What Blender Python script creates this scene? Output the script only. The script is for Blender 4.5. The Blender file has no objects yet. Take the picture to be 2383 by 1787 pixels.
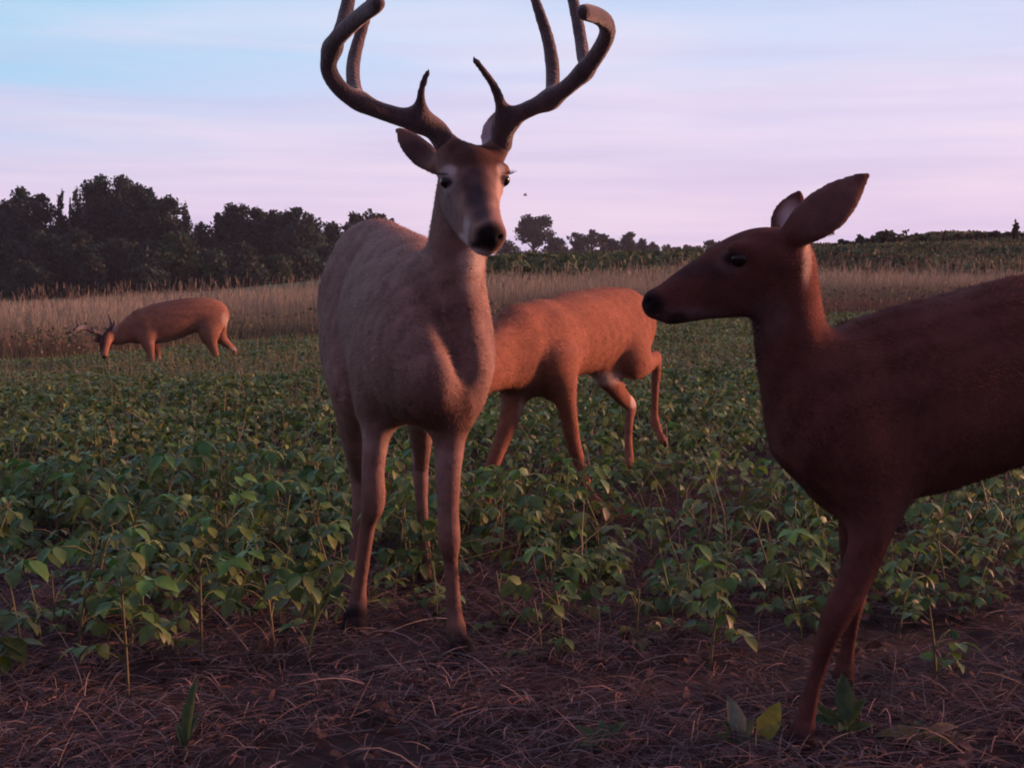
import bpy, math, random
import numpy as np
rng = np.random.default_rng(7)
random.seed(7)
sc = bpy.context.scene
COL = sc.collection
# ------------------------------------------------------------------ camera
F, W, H, HZ, CAMZ = 3300.0, 2383, 1787, 620.0, 0.85
PITCH = math.atan((H / 2 - HZ) / F)
cam = bpy.data.objects.new('camera', bpy.data.cameras.new('camera'))
COL.objects.link(cam); sc.camera = cam
cam.location = (0, 0, CAMZ)
cam.rotation_euler = (math.pi / 2 - PITCH, 0, 0)
cam.data.sensor_width = 36.0
cam.data.lens = 36.0 * F / W
cam.data.clip_start, cam.data.clip_end = 0.05, 5000
# ------------------------------------------------------------------ sun, sky, exposure
SUN = np.array((0.935, 0.32, 0.17)); SUN /= np.linalg.norm(SUN)
SUN_EL, SUN_AZ = math.asin(SUN[2]), math.atan2(SUN[0], SUN[1])
sun = bpy.data.objects.new('sun', bpy.data.lights.new('sun', 'SUN'))
COL.objects.link(sun)
sun.data.energy, sun.data.angle = 6.2, math.radians(9)
sun.data.color = (1.0, 0.41, 0.26)
from mathutils import Vector
sun.rotation_euler = Vector(-SUN).to_track_quat('-Z', 'Y').to_euler()
sc.view_settings.view_transform = 'Standard'
sc.view_settings.look = 'None'
sc.view_settings.exposure = 0.15
sc.view_settings.gamma = 1.0
sc.render.filter_size = 1.9
try:
    sc.cycles.pixel_filter_type = 'BLACKMAN_HARRIS'; sc.cycles.filter_width = 1.9
    sc.cycles.max_bounces = 6; sc.cycles.transparent_max_bounces = 4
except Exception: pass

def nd(nt, typ, **kw):
    n = nt.nodes.new(typ)
    for k, v in kw.items():
        if k == 'op': n.operation = v
        elif k.startswith('i_'):
            n.inputs[int(k[2:])].default_value = v
        else: setattr(n, k, v)
    return n
def ramp(nt, fac, stops, interp='LINEAR'):
    r = nt.nodes.new('ShaderNodeValToRGB'); r.color_ramp.interpolation = interp
    e = r.color_ramp.elements
    while len(e) < len(stops): e.new(0.5)
    for s, (p, c) in zip(e, stops):
        s.position = p; s.color = (*c, 1) if len(c) == 3 else c
    nt.links.new(fac, r.inputs[0]); return r.outputs[0]
def mixc(nt, fac, a, b, mode='MIX'):
    m = nt.nodes.new('ShaderNodeMix'); m.data_type = 'RGBA'; m.blend_type = mode
    for sock, v in ((m.inputs[0], fac), (m.inputs[6], a), (m.inputs[7], b)):
        if hasattr(v, 'is_linked'): nt.links.new(v, sock)
        elif isinstance(v, (int, float)): sock.default_value = v
        else: sock.default_value = (*v, 1)
    return m.outputs[2]
def mth(nt, op, a, b=None, clamp=False):
    m = nt.nodes.new('ShaderNodeMath'); m.operation = op; m.use_clamp = clamp
    for s, v in zip(m.inputs, (a, b)):
        if v is None: continue
        if hasattr(v, 'is_linked'): nt.links.new(v, s)
        else: s.default_value = v
    return m.outputs[0]

def make_world():
    w = bpy.data.worlds.new('World'); sc.world = w; w.use_nodes = True
    nt = w.node_tree; nt.nodes.clear()
    out = nt.nodes.new('ShaderNodeOutputWorld'); bg = nt.nodes.new('ShaderNodeBackground')
    nt.links.new(bg.outputs[0], out.inputs[0])
    tc = nt.nodes.new('ShaderNodeTexCoord')
    sep = nt.nodes.new('ShaderNodeSeparateXYZ'); nt.links.new(tc.outputs['Generated'], sep.inputs[0])
    x, y, z = sep.outputs
    sky = nt.nodes.new('ShaderNodeTexSky'); sky.sky_type = 'NISHITA'; sky.sun_disc = False
    sky.sun_elevation = SUN_EL; sky.sun_rotation = SUN_AZ; sky.dust_density = 2.0; sky.ozone_density = 3.0
    nis = mixc(nt, 1.0, sky.outputs[0], (0.06, 0.06, 0.06), 'MULTIPLY')
    # dusk dome by elevation: lavender at the horizon, pale blue above, deep blue overhead
    el = ramp(nt, z, [(0.0, (0.62, 0.48, 0.72)), (0.05, (0.72, 0.60, 0.81)), (0.105, (0.66, 0.65, 0.87)), (0.155, (0.54, 0.68, 0.90)),
                      (0.20, (0.42, 0.62, 0.87)), (0.45, (0.42, 0.36, 0.58)), (1.0, (0.28, 0.245, 0.41))])
    # blue to the upper left, pink towards the sun on the right
    az = mth(nt, 'DIVIDE', x, mth(nt, 'MAXIMUM', mth(nt, 'ABSOLUTE', y), 0.05))
    left = mth(nt, 'MULTIPLY_ADD', az, -3.2, True); nt.nodes[-1].inputs[2].default_value = -0.10
    up = mth(nt, 'MULTIPLY_ADD', z, 7.0, True); nt.nodes[-1].inputs[2].default_value = -0.28
    fl = mth(nt, 'MULTIPLY', left, up)
    front = mth(nt, 'MULTIPLY_ADD', y, 3.0, True); nt.nodes[-1].inputs[2].default_value = -0.6
    fl = mth(nt, 'MULTIPLY', fl, front)
    c1 = mixc(nt, mth(nt, 'MULTIPLY', fl, 0.85), el, (0.22, 0.60, 0.84))
    warm = mth(nt, 'MULTIPLY_ADD', az, 1.6, True); nt.nodes[-1].inputs[2].default_value = 0.22
    lowz = ramp(nt, z, [(0.0, (1, 1, 1)), (0.26, (0.25, 0.25, 0.25)), (0.6, (0, 0, 0))])
    fw = mth(nt, 'MULTIPLY', mth(nt, 'MULTIPLY', warm, lowz), front)
    c2 = mixc(nt, mth(nt, 'MULTIPLY', fw, 0.6), c1, (0.74, 0.60, 0.79))
    # thin streaks of high cloud, stretched along the horizon
    mp = nt.nodes.new('ShaderNodeCombineXYZ')
    nt.links.new(mth(nt, 'MULTIPLY', x, 2.6), mp.inputs[0])
    nt.links.new(mth(nt, 'MULTIPLY', y, 2.6), mp.inputs[1])
    nt.links.new(mth(nt, 'MULTIPLY_ADD', z, 27.0), mp.inputs[2]); 
    n1 = nd(nt, 'ShaderNodeTexNoise'); n1.inputs['Scale'].default_value = 1.15; n1.inputs['Detail'].default_value = 4.5
    n1.inputs['Roughness'].default_value = 0.5; n1.inputs['Distortion'].default_value = 0.35
    nt.links.new(mp.outputs[0], n1.inputs[0])
    cl = ramp(nt, n1.outputs[0], [(0.36, (0, 0, 0)), (0.74, (1, 1, 1))])
    cfade = ramp(nt, z, [(0.0, (0.5, 0.5, 0.5)), (0.06, (0.8, 0.8, 0.8)), (0.14, (0.6, 0.6, 0.6)), (0.2, (0.3, 0.3, 0.3)), (0.5, (0.1, 0.1, 0.1))])
    c3 = mixc(nt, mth(nt, 'MULTIPLY', cl, cfade), c2, (0.90, 0.74, 0.86))
    n2 = nd(nt, 'ShaderNodeTexNoise'); n2.inputs['Scale'].default_value = 1.7; n2.inputs['Detail'].default_value = 5
    mp2 = nt.nodes.new('ShaderNodeCombineXYZ'); nt.links.new(mth(nt, 'MULTIPLY', x, 2.2), mp2.inputs[0]); nt.links.new(mth(nt, 'MULTIPLY', y, 2.2), mp2.inputs[1])
    nt.links.new(mth(nt, 'MULTIPLY', z, 44.0), mp2.inputs[2]); nt.links.new(mp2.outputs[0], n2.inputs[0])
    grey = ramp(nt, n2.outputs[0], [(0.46, (0, 0, 0)), (0.70, (1, 1, 1))])
    gf = ramp(nt, z, [(0.0, (0.45, 0.45, 0.45)), (0.10, (0.35, 0.35, 0.35)), (0.19, (0.1, 0.1, 0.1)), (0.5, (0, 0, 0))])
    c3 = mixc(nt, mth(nt, 'MULTIPLY', grey, gf), c3, (0.56, 0.50, 0.74))
    # away from the sunset the sky is dimmer and violet
    back = mth(nt, 'MULTIPLY_ADD', y, -1.5, True); nt.nodes[-1].inputs[2].default_value = 0.15
    c4 = mixc(nt, mth(nt, 'MULTIPLY', back, 0.8), c3, (0.20, 0.125, 0.225))
    c5 = mixc(nt, 0.08, c4, nis)
    nt.links.new(c5, bg.inputs[0]); bg.inputs[1].default_value = 1.06
make_world()

# ------------------------------------------------------------------ helpers
CP, SP = math.cos(PITCH), math.sin(PITCH)
def P(px, py, d):
    """the point of the place seen at photograph pixel (px, py), d metres ahead of the camera"""
    xc, yc = (px - W / 2) / F, -(py - H / 2) / F
    v = np.array((xc, CP + yc * SP, -SP + yc * CP))
    return np.array((0, 0, CAMZ)) + v * (d / v[1])
def sstep(a, b, t):
    t = np.clip((np.asarray(t, float) - a) / (b - a), 0, 1); return t * t * (3 - 2 * t)
EA = np.array([-0.9, -0.36, -0.24, -0.10, 0.0, 0.10, 0.17, 0.22, 0.28, 0.36, 0.9])
EV = np.array([-95., -82., -66., -20., 4., 12., 20., 34., 47., 58., 76.])
ED = np.array([95., 95., 95., 130., 170., 160., 110., 48., 44., 42., 42.])
def ground_z(x, y):
    x = np.asarray(x, float); y = np.asarray(y, float)
    near = -0.09 * sstep(2.9, 5.2, y) + np.where(x < 0, 0.046, 0.034) * x * sstep(4, 20, y)
    a = x / np.maximum(y, 12)
    e = np.interp(a, EA, EV); D = np.interp(a, EA, ED)
    far = CAMZ + e / F * np.minimum(y, D) 
    t = sstep(25, 46, y)
    bump = 0.018 * np.sin(x * 2.3 + 1.1 * y) * np.cos(y * 1.7 - 0.6 * x) * sstep(40, 10, np.abs(y))
    return near * (1 - t) + far * t + bump
def tag(o, label=None, cat=None, group=None, kind=None):
    for k, v in (('label', label), ('category', cat), ('group', group), ('kind', kind)):
        if v: o[k] = v
    return o
def empty(name, loc, rz=0.0):
    o = bpy.data.objects.new(name, None); COL.objects.link(o); o.location = loc; o.rotation_euler.z = rz
    o.empty_display_size = 0.1
    return o
class Geo:
    """collects vertex / face arrays with a colour per vertex and links them as ONE mesh"""
    def __init__(s): s.v, s.q, s.t, s.c, s.n, s.nv = [], [], [], [], [], 0
    def add(s, v, quads=None, tris=None, col=(1, 1, 1), nrm=None):
        v = np.asarray(v, np.float32).reshape(-1, 3)
        if quads is not None and len(quads): s.q.append(np.asarray(quads, np.int64).reshape(-1, 4) + s.nv)
        if tris is not None and len(tris): s.t.append(np.asarray(tris, np.int64).reshape(-1, 3) + s.nv)
        c = np.asarray(col, np.float32)
        s.c.append(np.broadcast_to(c, (len(v), 3)).copy()); s.v.append(v); s.nv += len(v)
        if nrm is not None: s.n.append(np.asarray(nrm, np.float32))
    def mesh(s, name, mat, smooth=True):
        v = np.concatenate(s.v); me = bpy.data.meshes.new(name)
        q = np.concatenate(s.q) if s.q else np.zeros((0, 4), np.int64)
        t = np.concatenate(s.t) if s.t else np.zeros((0, 3), np.int64)
        me.vertices.add(len(v)); me.vertices.foreach_set('co', v.ravel())
        loops = np.concatenate([q.ravel(), t.ravel()]).astype(np.int32)
        me.loops.add(len(loops)); me.loops.foreach_set('vertex_index', loops)
        npoly = len(q) + len(t); me.polygons.add(npoly)
        start = np.concatenate([np.arange(len(q)) * 4, len(q) * 4 + np.arange(len(t)) * 3]).astype(np.int32)
        me.polygons.foreach_set('loop_start', start)
        me.polygons.foreach_set('use_smooth', np.full(npoly, smooth))
        at = me.color_attributes.new('col', 'FLOAT_COLOR', 'POINT')
        c = np.concatenate(s.c); at.data.foreach_set('color', np.hstack([c, np.ones((len(c), 1), np.float32)]).ravel())
        me.materials.append(mat); me.update(calc_edges=True); me.validate()
        if s.n: me.normals_split_custom_set_from_vertices(np.concatenate(s.n))
        return me
    def build(s, name, mat, parent=None, loc=(0, 0, 0), smooth=True):
        o = bpy.data.objects.new(name, s.mesh(name, mat, smooth)); COL.objects.link(o)
        o.location = loc
        if parent is not None: o.parent = parent
        return o
def unit(v): 
    v = np.asarray(v, float); return v / np.maximum(np.linalg.norm(v, axis=-1, keepdims=True), 1e-9)
def frames(fwd, upv):
    x = unit(fwd); y = unit(np.cross(upv, x)); z = np.cross(x, y)
    return np.stack([x, y, z], axis=-1)            # columns
def tube(g, pts, rad, n=7, col=(1, 1, 1)):
    pts = np.asarray(pts, float); rad = np.broadcast_to(np.asarray(rad, float), (len(pts),))
    d = unit(np.gradient(pts, axis=0)); ref = np.array((0.31, 0.2, 0.93)) if abs(d[0][2]) < .9 else np.array((1., .1, 0))
    u = unit(np.cross(d, ref)); w = np.cross(d, u)
    a = np.linspace(0, 2 * math.pi, n, endpoint=False)
    v = pts[:, None] + rad[:, None, None] * (u[:, None] * np.cos(a)[None, :, None] + w[:, None] * np.sin(a)[None, :, None])
    m = len(pts); i, j = np.meshgrid(np.arange(m - 1), np.arange(n), indexing='ij'); j2 = (j + 1) % n
    q = np.stack([i * n + j, i * n + j2, (i + 1) * n + j2, (i + 1) * n + j], -1).reshape(-1, 4)
    tp = np.array([[m * n - n + k, m * n - n + (k + 1) % n, m * n] for k in range(n)])
    g.add(np.vstack([v.reshape(-1, 3), pts[-1] + d[-1] * rad[-1] * .6]), q, tp, col)
LEAF_V = np.array([(0, 0, 0), (.16, .25, .05), (.16, 0, .0), (.16, -.25, .05), (.48, .36, .075), (.48, 0, .0), (.48, -.36, .075),
                   (.8, .2, 0), (.8, 0, -.04), (.8, -.2, 0), (1, 0, -.12)], float)
LEAF_Q = np.array([(2, 5, 4, 1), (3, 6, 5, 2), (5, 8, 7, 4), (6, 9, 8, 5)])
LEAF_T = np.array([(0, 2, 1), (0, 3, 2), (8, 10, 7), (9, 10, 8)])
def leaves(g, pos, fwd, upv, size, col, shape=(1., 1., 1.), curl=None):
    n = len(pos); R = frames(fwd, upv)
    t = LEAF_V * np.asarray(shape)
    t = np.broadcast_to(t, (n, 11, 3)).copy()
    if curl is not None: t[:, :, 2] -= curl[:, None] * t[:, :, 0] ** 2
    size = np.broadcast_to(np.asarray(size, float), (n,))
    v = np.einsum('nij,nkj->nki', R, t) * size[:, None, None] + pos[:, None]
    off = (np.arange(n) * 11)[:, None, None]
    col = np.broadcast_to(np.asarray(col, float), (n, 3))
    g.add(v.reshape(-1, 3), (LEAF_Q[None] + off).reshape(-1, 4), (LEAF_T[None] + off).reshape(-1, 3), np.repeat(col, 11, axis=0))
def strands(g, base, dirv, length, width, bend, col, nseg=3, tipw=0.15, coltip=None):
    """ribbons that start at base, run along dirv and bend towards bend"""
    n = len(base); length = np.broadcast_to(length, (n,)); width = np.broadcast_to(width, (n,))
    d = unit(dirv); side = unit(np.cross(d, rng.normal(size=(n, 3))))
    ts = np.linspace(0, 1, nseg + 1)
    p = base[:, None] + d[:, None] * (length[:, None] * ts)[..., None] + np.asarray(bend)[:, None] * (length[:, None] * ts ** 2)[..., None]
    wd = width[:, None] * (1 - (1 - tipw) * ts ** 1.5)
    v = np.stack([p - side[:, None] * wd[..., None] / 2, p + side[:, None] * wd[..., None] / 2], 2)
    k = np.arange(nseg)
    q = np.stack([k * 2, k * 2 + 1, k * 2 + 3, k * 2 + 2], -1)[None] + (np.arange(n) * 2 * (nseg + 1))[:, None, None]
    col = np.broadcast_to(np.asarray(col, float), (n, 3))
    cc = np.repeat(col, 2 * (nseg + 1), axis=0)
    if coltip is not None:
        t2 = np.tile(np.repeat(ts, 2), n)[:, None]; cc = cc * (1 - t2) + np.repeat(np.broadcast_to(coltip, (n, 3)), 2 * (nseg + 1), axis=0) * t2
    g.add(v.reshape(-1, 3), q.reshape(-1, 4), None, cc)
def quadcards(g, pos, size, col, stretch=1.0, nbias=None):
    """small leaf-sprig faces with random facing: a bent pair of triangles each"""
    n = len(pos); R = frames(rng.normal(size=(n, 3)), rng.normal(size=(n, 3)) if nbias is None else nbias)
    t = np.array([(-.5, -.12, 0), (0, -.38, .1), (.5, .05, -.05), (.05, .4, .08)], float) * (stretch, 1, 1)
    t = t[None] + rng.normal(size=(n, 4, 3)) * .09
    v = np.einsum('nij,nkj->nki', R, t) * np.broadcast_to(size, (n,))[:, None, None] + pos[:, None]
    q = np.arange(4 * n).reshape(-1, 4)
    g.add(v.reshape(-1, 3), q, None, np.repeat(np.broadcast_to(col, (n, 3)), 4, axis=0))

# ------------------------------------------------------------------ materials
def mat_attr(name, rough=0.8, spec=0.3, noise=0.35, nscale=60., transl=0.0, sheen=0.0, bump=0.0, bscale=400., stretch=(1, 1, 1)):
    m = bpy.data.materials.new(name); m.use_nodes = True; nt = m.node_tree
    b = nt.nodes['Principled BSDF']; out = nt.nodes['Material Output']
    at = nd(nt, 'ShaderNodeAttribute', attribute_name='col')
    tc = nt.nodes.new('ShaderNodeTexCoord'); mp = nt.nodes.new('ShaderNodeMapping'); mp.inputs['Scale'].default_value = stretch
    nt.links.new(tc.outputs['Object'], mp.inputs[0])
    n = nt.nodes.new('ShaderNodeTexNoise'); n.inputs['Scale'].default_value = nscale; n.inputs['Detail'].default_value = 4
    nt.links.new(mp.outputs[0], n.inputs[0])
    f = ramp(nt, n.outputs[0], [(0.25, (1 - noise,) * 3), (0.75, (1 + noise,) * 3)])
    c = mixc(nt, 1.0, at.outputs['Color'], f, 'MULTIPLY')
    nt.links.new(c, b.inputs['Base Color']); b.inputs['Roughness'].default_value = rough
    b.inputs['Specular IOR Level'].default_value = spec
    if sheen: 
        b.inputs['Sheen Weight'].default_value = sheen; b.inputs['Sheen Roughness'].default_value = 0.5
    if bump:
        n2 = nt.nodes.new('ShaderNodeTexNoise'); n2.inputs['Scale'].default_value = bscale; n2.inputs['Detail'].default_value = 3
        nt.links.new(mp.outputs[0], n2.inputs[0])
        bp = nt.nodes.new('ShaderNodeBump'); bp.inputs['Strength'].default_value = bump; bp.inputs['Distance'].default_value = 0.01
        nt.links.new(n2.outputs[0], bp.inputs['Height']); nt.links.new(bp.outputs[0], b.inputs['Normal'])
    if transl:
        tr = nt.nodes.new('ShaderNodeBsdfTranslucent'); nt.links.new(c, tr.inputs[0])
        mx = nt.nodes.new('ShaderNodeMixShader'); mx.inputs[0].default_value = transl
        nt.links.new(b.outputs[0], mx.inputs[1]); nt.links.new(tr.outputs[0], mx.inputs[2]); nt.links.new(mx.outputs[0], out.inputs[0])
    return m
M_FUR = mat_attr('deer_fur', 0.85, 0.12, 0.16, 26, stretch=(1, 1, 1))
M_COAT = mat_attr('deer_coat', 0.9, 0.08, 0.22, 38, bump=0.25, bscale=300)
M_VELVET = mat_attr('antler_velvet', 0.95, 0.1, 0.35, 32, sheen=0.5, bump=0.45, bscale=150)
M_EYE = mat_attr('eye', 0.22, 0.35, 0.0)
M_LEAF = mat_attr('soybean_leaf', 0.5, 0.28, 0.3, 55, transl=0.3)
M_STEM = mat_attr('plant_stem', 0.7, 0.25, 0.25, 90)
M_DRY = mat_attr('dry_grass', 0.85, 0.15, 0.2, 30, transl=0.2)
M_CROWN = mat_attr('tree_leaf', 0.75, 0.2, 0.35, 0.6, transl=0.2)
M_BARK = mat_attr('bark', 0.9, 0.15, 0.4, 3.0, bump=0.4, bscale=14)
M_GROUND = mat_attr('soil', 0.95, 0.1, 0.5, 7.0, bump=0.7, bscale=35)
GR = dict(soil=(.042, .027, .027), tan=(.17, .125, .09), green=(.060, .095, .045), hill=(.060, .085, .045), wood=(.04, .045, .03))

# ------------------------------------------------------------------ ground
def make_ground():
    ys = np.concatenate([np.arange(-40, 0, 2.5), np.arange(0, 1.6, .25), np.arange(1.6, 8, .06), np.arange(8, 30, .3), np.arange(30, 60, 1.2), np.arange(60, 220, 5), np.array([230, 300, 420, 600, 900])])
    xh = np.concatenate([np.arange(0, 3, .06), np.arange(3, 12, .3), np.arange(12, 40, 1.2), np.arange(40, 120, 5), np.array([130, 180, 260, 400, 700])])
    xs = np.concatenate([-xh[:0:-1], xh])
    X, Y = np.meshgrid(xs, ys, indexing='ij'); Z = ground_z(X, Y)
    near = (Y < 9) & (Y > .5) & (np.abs(X) < 3.2)
    Z = Z + near * rng.normal(size=Z.shape) * .006
    m, n = X.shape; i, j = np.meshgrid(np.arange(m - 1), np.arange(n - 1), indexing='ij')
    q = np.stack([i * n + j, (i + 1) * n + j, (i + 1) * n + j + 1, i * n + j + 1], -1).reshape(-1, 4)
    a = X / np.maximum(Y, 12)
    tan_ = (sstep(17, 20, Y) * (1 - sstep(30, 36, Y)))[..., None]
    far = sstep(30, 36, Y)[..., None]
    right = sstep(.16, .2, a)[..., None]
    c = np.array(GR['soil']) * (1 - tan_ - far) + np.array(GR['tan']) * tan_ + far * (np.array(GR['green']) * (1 - right) + np.array(GR['hill']) * right)
    g = Geo(); g.add(np.stack([X, Y, Z], -1), q, None, c.reshape(-1, 3))
    o = g.build('ground', M_GROUND); tag(o, kind='structure')
make_ground()
# ------------------------------------------------------------------ deer: smooth blended bodies
def catmull(A, sub):
    A = np.asarray(A, float); n = len(A)
    if n == 2: return np.array([A[0] + (A[1] - A[0]) * t for t in np.linspace(0, 1, sub + 1)])
    ext = np.vstack([2 * A[0] - A[1], A, 2 * A[-1] - A[-2]]); out = []
    for i in range(1, n):
        p0, p1, p2, p3 = ext[i - 1], ext[i], ext[i + 1], ext[i + 2]
        for t in np.arange(sub) / sub:
            out.append(.5 * (2 * p1 + (p2 - p0) * t + (2 * p0 - 5 * p1 + 4 * p2 - p3) * t * t + (3 * p1 - p0 - 3 * p2 + p3) * t ** 3))
    out.append(A[-1]); return np.array(out)
class Sculpt:
    """a field of blended limbs, turned into one continuous surface"""
    def __init__(s, h): s.h, s.ops = h, []
    def chain(s, st, lat, k=0.03, sub=0):
        sub = sub or (10 if max(x[4] for x in st) > .12 else 5)
        s.ops.append(('c', catmull(st, sub), np.asarray(lat, float), k)); return s
    def blob(s, c, r, k=0.03, axis=None, lat=(1, 0, 0), cut=False):
        """ellipsoid: r = (along lat, third, along axis)"""
        axis = np.array((0, 0, 1.)) if axis is None else np.asarray(axis, float)
        s.ops.append(('x' if cut else 'b', np.asarray(c, float), np.asarray(r, float), unit(axis), np.asarray(lat, float), k)); return s
    def field(s):
        lo = np.full(3, 1e9); hi = np.full(3, -1e9)
        for o in s.ops:
            if o[0] == 'c':
                r = o[1][:, 3:].max(1)[:, None]; lo = np.minimum(lo, (o[1][:, :3] - r).min(0)); hi = np.maximum(hi, (o[1][:, :3] + r).max(0))
            elif o[0] == 'b':
                lo = np.minimum(lo, o[1] - o[2].max()); hi = np.maximum(hi, o[1] + o[2].max())
        lo -= 4 * s.h; hi += 4 * s.h; h = s.h
        N = np.ceil((hi - lo) / h).astype(int) + 1; Fd = np.full(N, 1.0, np.float32)
        ax = [lo[i] + h * np.arange(N[i]) for i in range(3)]
        def sub(bl, bh):
            i0 = np.clip(np.floor((bl - lo) / h).astype(int), 0, N - 1); i1 = np.clip(np.ceil((bh - lo) / h).astype(int) + 1, 1, N)
            sl = tuple(slice(a, b) for a, b in zip(i0, i1))
            g = np.stack(np.meshgrid(*[ax[i][sl[i]] for i in range(3)], indexing='ij'), -1).astype(np.float32)
            return sl, g
        def ell(q, R, r):
            u = q @ R.astype(np.float32)
            k0 = np.sqrt(((u / r) ** 2).sum(-1)); k1 = np.sqrt(((u / (r * r)) ** 2).sum(-1))
            return np.where(k1 > 1e-6, k0 * (k0 - 1) / np.maximum(k1, 1e-6), -np.min(r))
        def fr(w, lat):
            u = unit(lat - np.dot(lat, w) * w); v = np.cross(w, u); return np.stack([u, v, w], -1)
        for o in s.ops:
            k = o[-1]
            if o[0] == 'c':
                S, lat = o[1], o[2]; C = None; m = S[:, 3:].max() + k + 2 * h
                sl, g = sub(S[:, :3].min(0) - m, S[:, :3].max(0) + m)
                C = np.full(g.shape[:3], 1.0, np.float32)
                for A, B in zip(S[:-1], S[1:]):
                    d = B[:3] - A[:3]; L = np.linalg.norm(d)
                    if L < 1e-6: continue
                    ms = max(A[3:].max(), B[3:].max()) + k + 2 * h
                    s2 = tuple(slice(*np.searchsorted(ax[i][sl[i]], (min(A[i], B[i]) - ms, max(A[i], B[i]) + ms))) for i in range(3))
                    w = d / L; R = fr(w, lat); q = g[s2] - A[:3].astype(np.float32)
                    u = q @ R.astype(np.float32); t = np.clip(u[..., 2] / L, 0, 1)
                    a = A[3] + (B[3] - A[3]) * t; b = A[4] + (B[4] - A[4]) * t; c = np.minimum(a, b)
                    wz = u[..., 2] - t * L
                    U, V, Wz = u[..., 0] / a, u[..., 1] / b, wz / c
                    k0 = np.sqrt(U * U + V * V + Wz * Wz); k1 = np.sqrt((U / a) ** 2 + (V / b) ** 2 + (Wz / c) ** 2)
                    C[s2] = np.minimum(C[s2], np.where(k1 > 1e-5, k0 * (k0 - 1) / np.maximum(k1, 1e-5), -c))
            else:
                m = o[2].max() + k + 2 * h; sl, g = sub(o[1] - m, o[1] + m)
                C = ell(g - o[1].astype(np.float32), fr(o[3], o[4]), o[2].astype(np.float32))
            D = Fd[sl]
            if o[0] == 'x':
                hh = np.maximum(k - np.abs(D + C), 0) / k; Fd[sl] = np.maximum(D, -C) + hh * hh * k * .25
            else:
                hh = np.maximum(k - np.abs(D - C), 0) / k; Fd[sl] = np.minimum(D, C) - hh * hh * k * .25
        return Fd, lo
    def surface(s):
        Fd, lo = s.field(); h = s.h; S = Fd < 0
        cr = [S[a:S.shape[0] - 1 + a, b:S.shape[1] - 1 + b, c:S.shape[2] - 1 + c] for a in (0, 1) for b in (0, 1) for c in (0, 1)]
        tot = sum(c.astype(np.int8) for c in cr); act = (tot > 0) & (tot < 8)
        I = np.argwhere(act); idx = np.full(act.shape, -1, np.int64); idx[act] = np.arange(len(I))
        offs = np.array([(a, b, c) for a in (0, 1) for b in (0, 1) for c in (0, 1)])
        val = np.stack([Fd[I[:, 0] + o[0], I[:, 1] + o[1], I[:, 2] + o[2]] for o in offs], 1)
        acc = np.zeros((len(I), 3)); cnt = np.zeros(len(I))
        for e0 in range(8):
            for e1 in range(e0 + 1, 8):
                if np.abs(offs[e0] - offs[e1]).sum() != 1: continue
                f0, f1 = val[:, e0], val[:, e1]; m = (f0 < 0) != (f1 < 0)
                t = np.where(m, f0 / np.where(m, f0 - f1, 1), 0)
                acc += m[:, None] * (offs[e0] + t[:, None] * (offs[e1] - offs[e0])); cnt += m
        V = lo + h * (I + acc / cnt[:, None]); Q = []
        for axn in range(3):
            o1, o2 = [(1, 2), (2, 0), (0, 1)][axn]
            sl0 = [slice(None)] * 3; sl1 = [slice(None)] * 3; sl0[axn] = slice(0, -1); sl1[axn] = slice(1, None)
            A, B = S[tuple(sl0)], S[tuple(sl1)]
            for flip, M in ((False, A & ~B), (True, ~A & B)):
                J = np.argwhere(M); J = J[(J[:, o1] > 0) & (J[:, o2] > 0)]
                d1 = np.zeros(3, int); d1[o1] = 1; d2 = np.zeros(3, int); d2[o2] = 1
                g = lambda X: idx[X[:, 0], X[:, 1], X[:, 2]]
                q = np.stack([g(J - d1 - d2), g(J - d2), g(J), g(J - d1)], 1)
                Q.append(q[:, ::-1] if flip else q)
        Q = np.concatenate(Q)
        # a little relaxing evens out the sampling steps
        E = np.concatenate([Q[:, [0, 1]], Q[:, [1, 2]], Q[:, [2, 3]], Q[:, [3, 0]]])
        for lam in (.5, -.52) * 5 + (.5,):
            sm = np.zeros_like(V); c = np.zeros(len(V))
            for x in range(3): sm[:, x] = np.bincount(E[:, 0], V[E[:, 1], x], len(V)) + np.bincount(E[:, 1], V[E[:, 0], x], len(V))
            c = np.bincount(E[:, 0], minlength=len(V)) + np.bincount(E[:, 1], minlength=len(V))
            V = V + lam * (sm / c[:, None] - V)
        n = np.cross(V[Q[:, 2]] - V[Q[:, 0]], V[Q[:, 3]] - V[Q[:, 1]]); Nn = np.zeros_like(V)
        for j in range(4):
            for x in range(3): Nn[:, x] += np.bincount(Q[:, j], n[:, x], len(V))
        return V, Q, unit(Nn)
def paint(V, base, spots):
    c = np.tile(np.asarray(base, float), (len(V), 1))
    for ctr, r, col, amt in spots:
        d = np.linalg.norm((V - ctr) / np.asarray(r, float), axis=1)
        f = (1 - sstep(.55, 1.15, d)) * amt
        c = c * (1 - f[:, None]) + np.asarray(col) * f[:, None]
    return c
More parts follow.
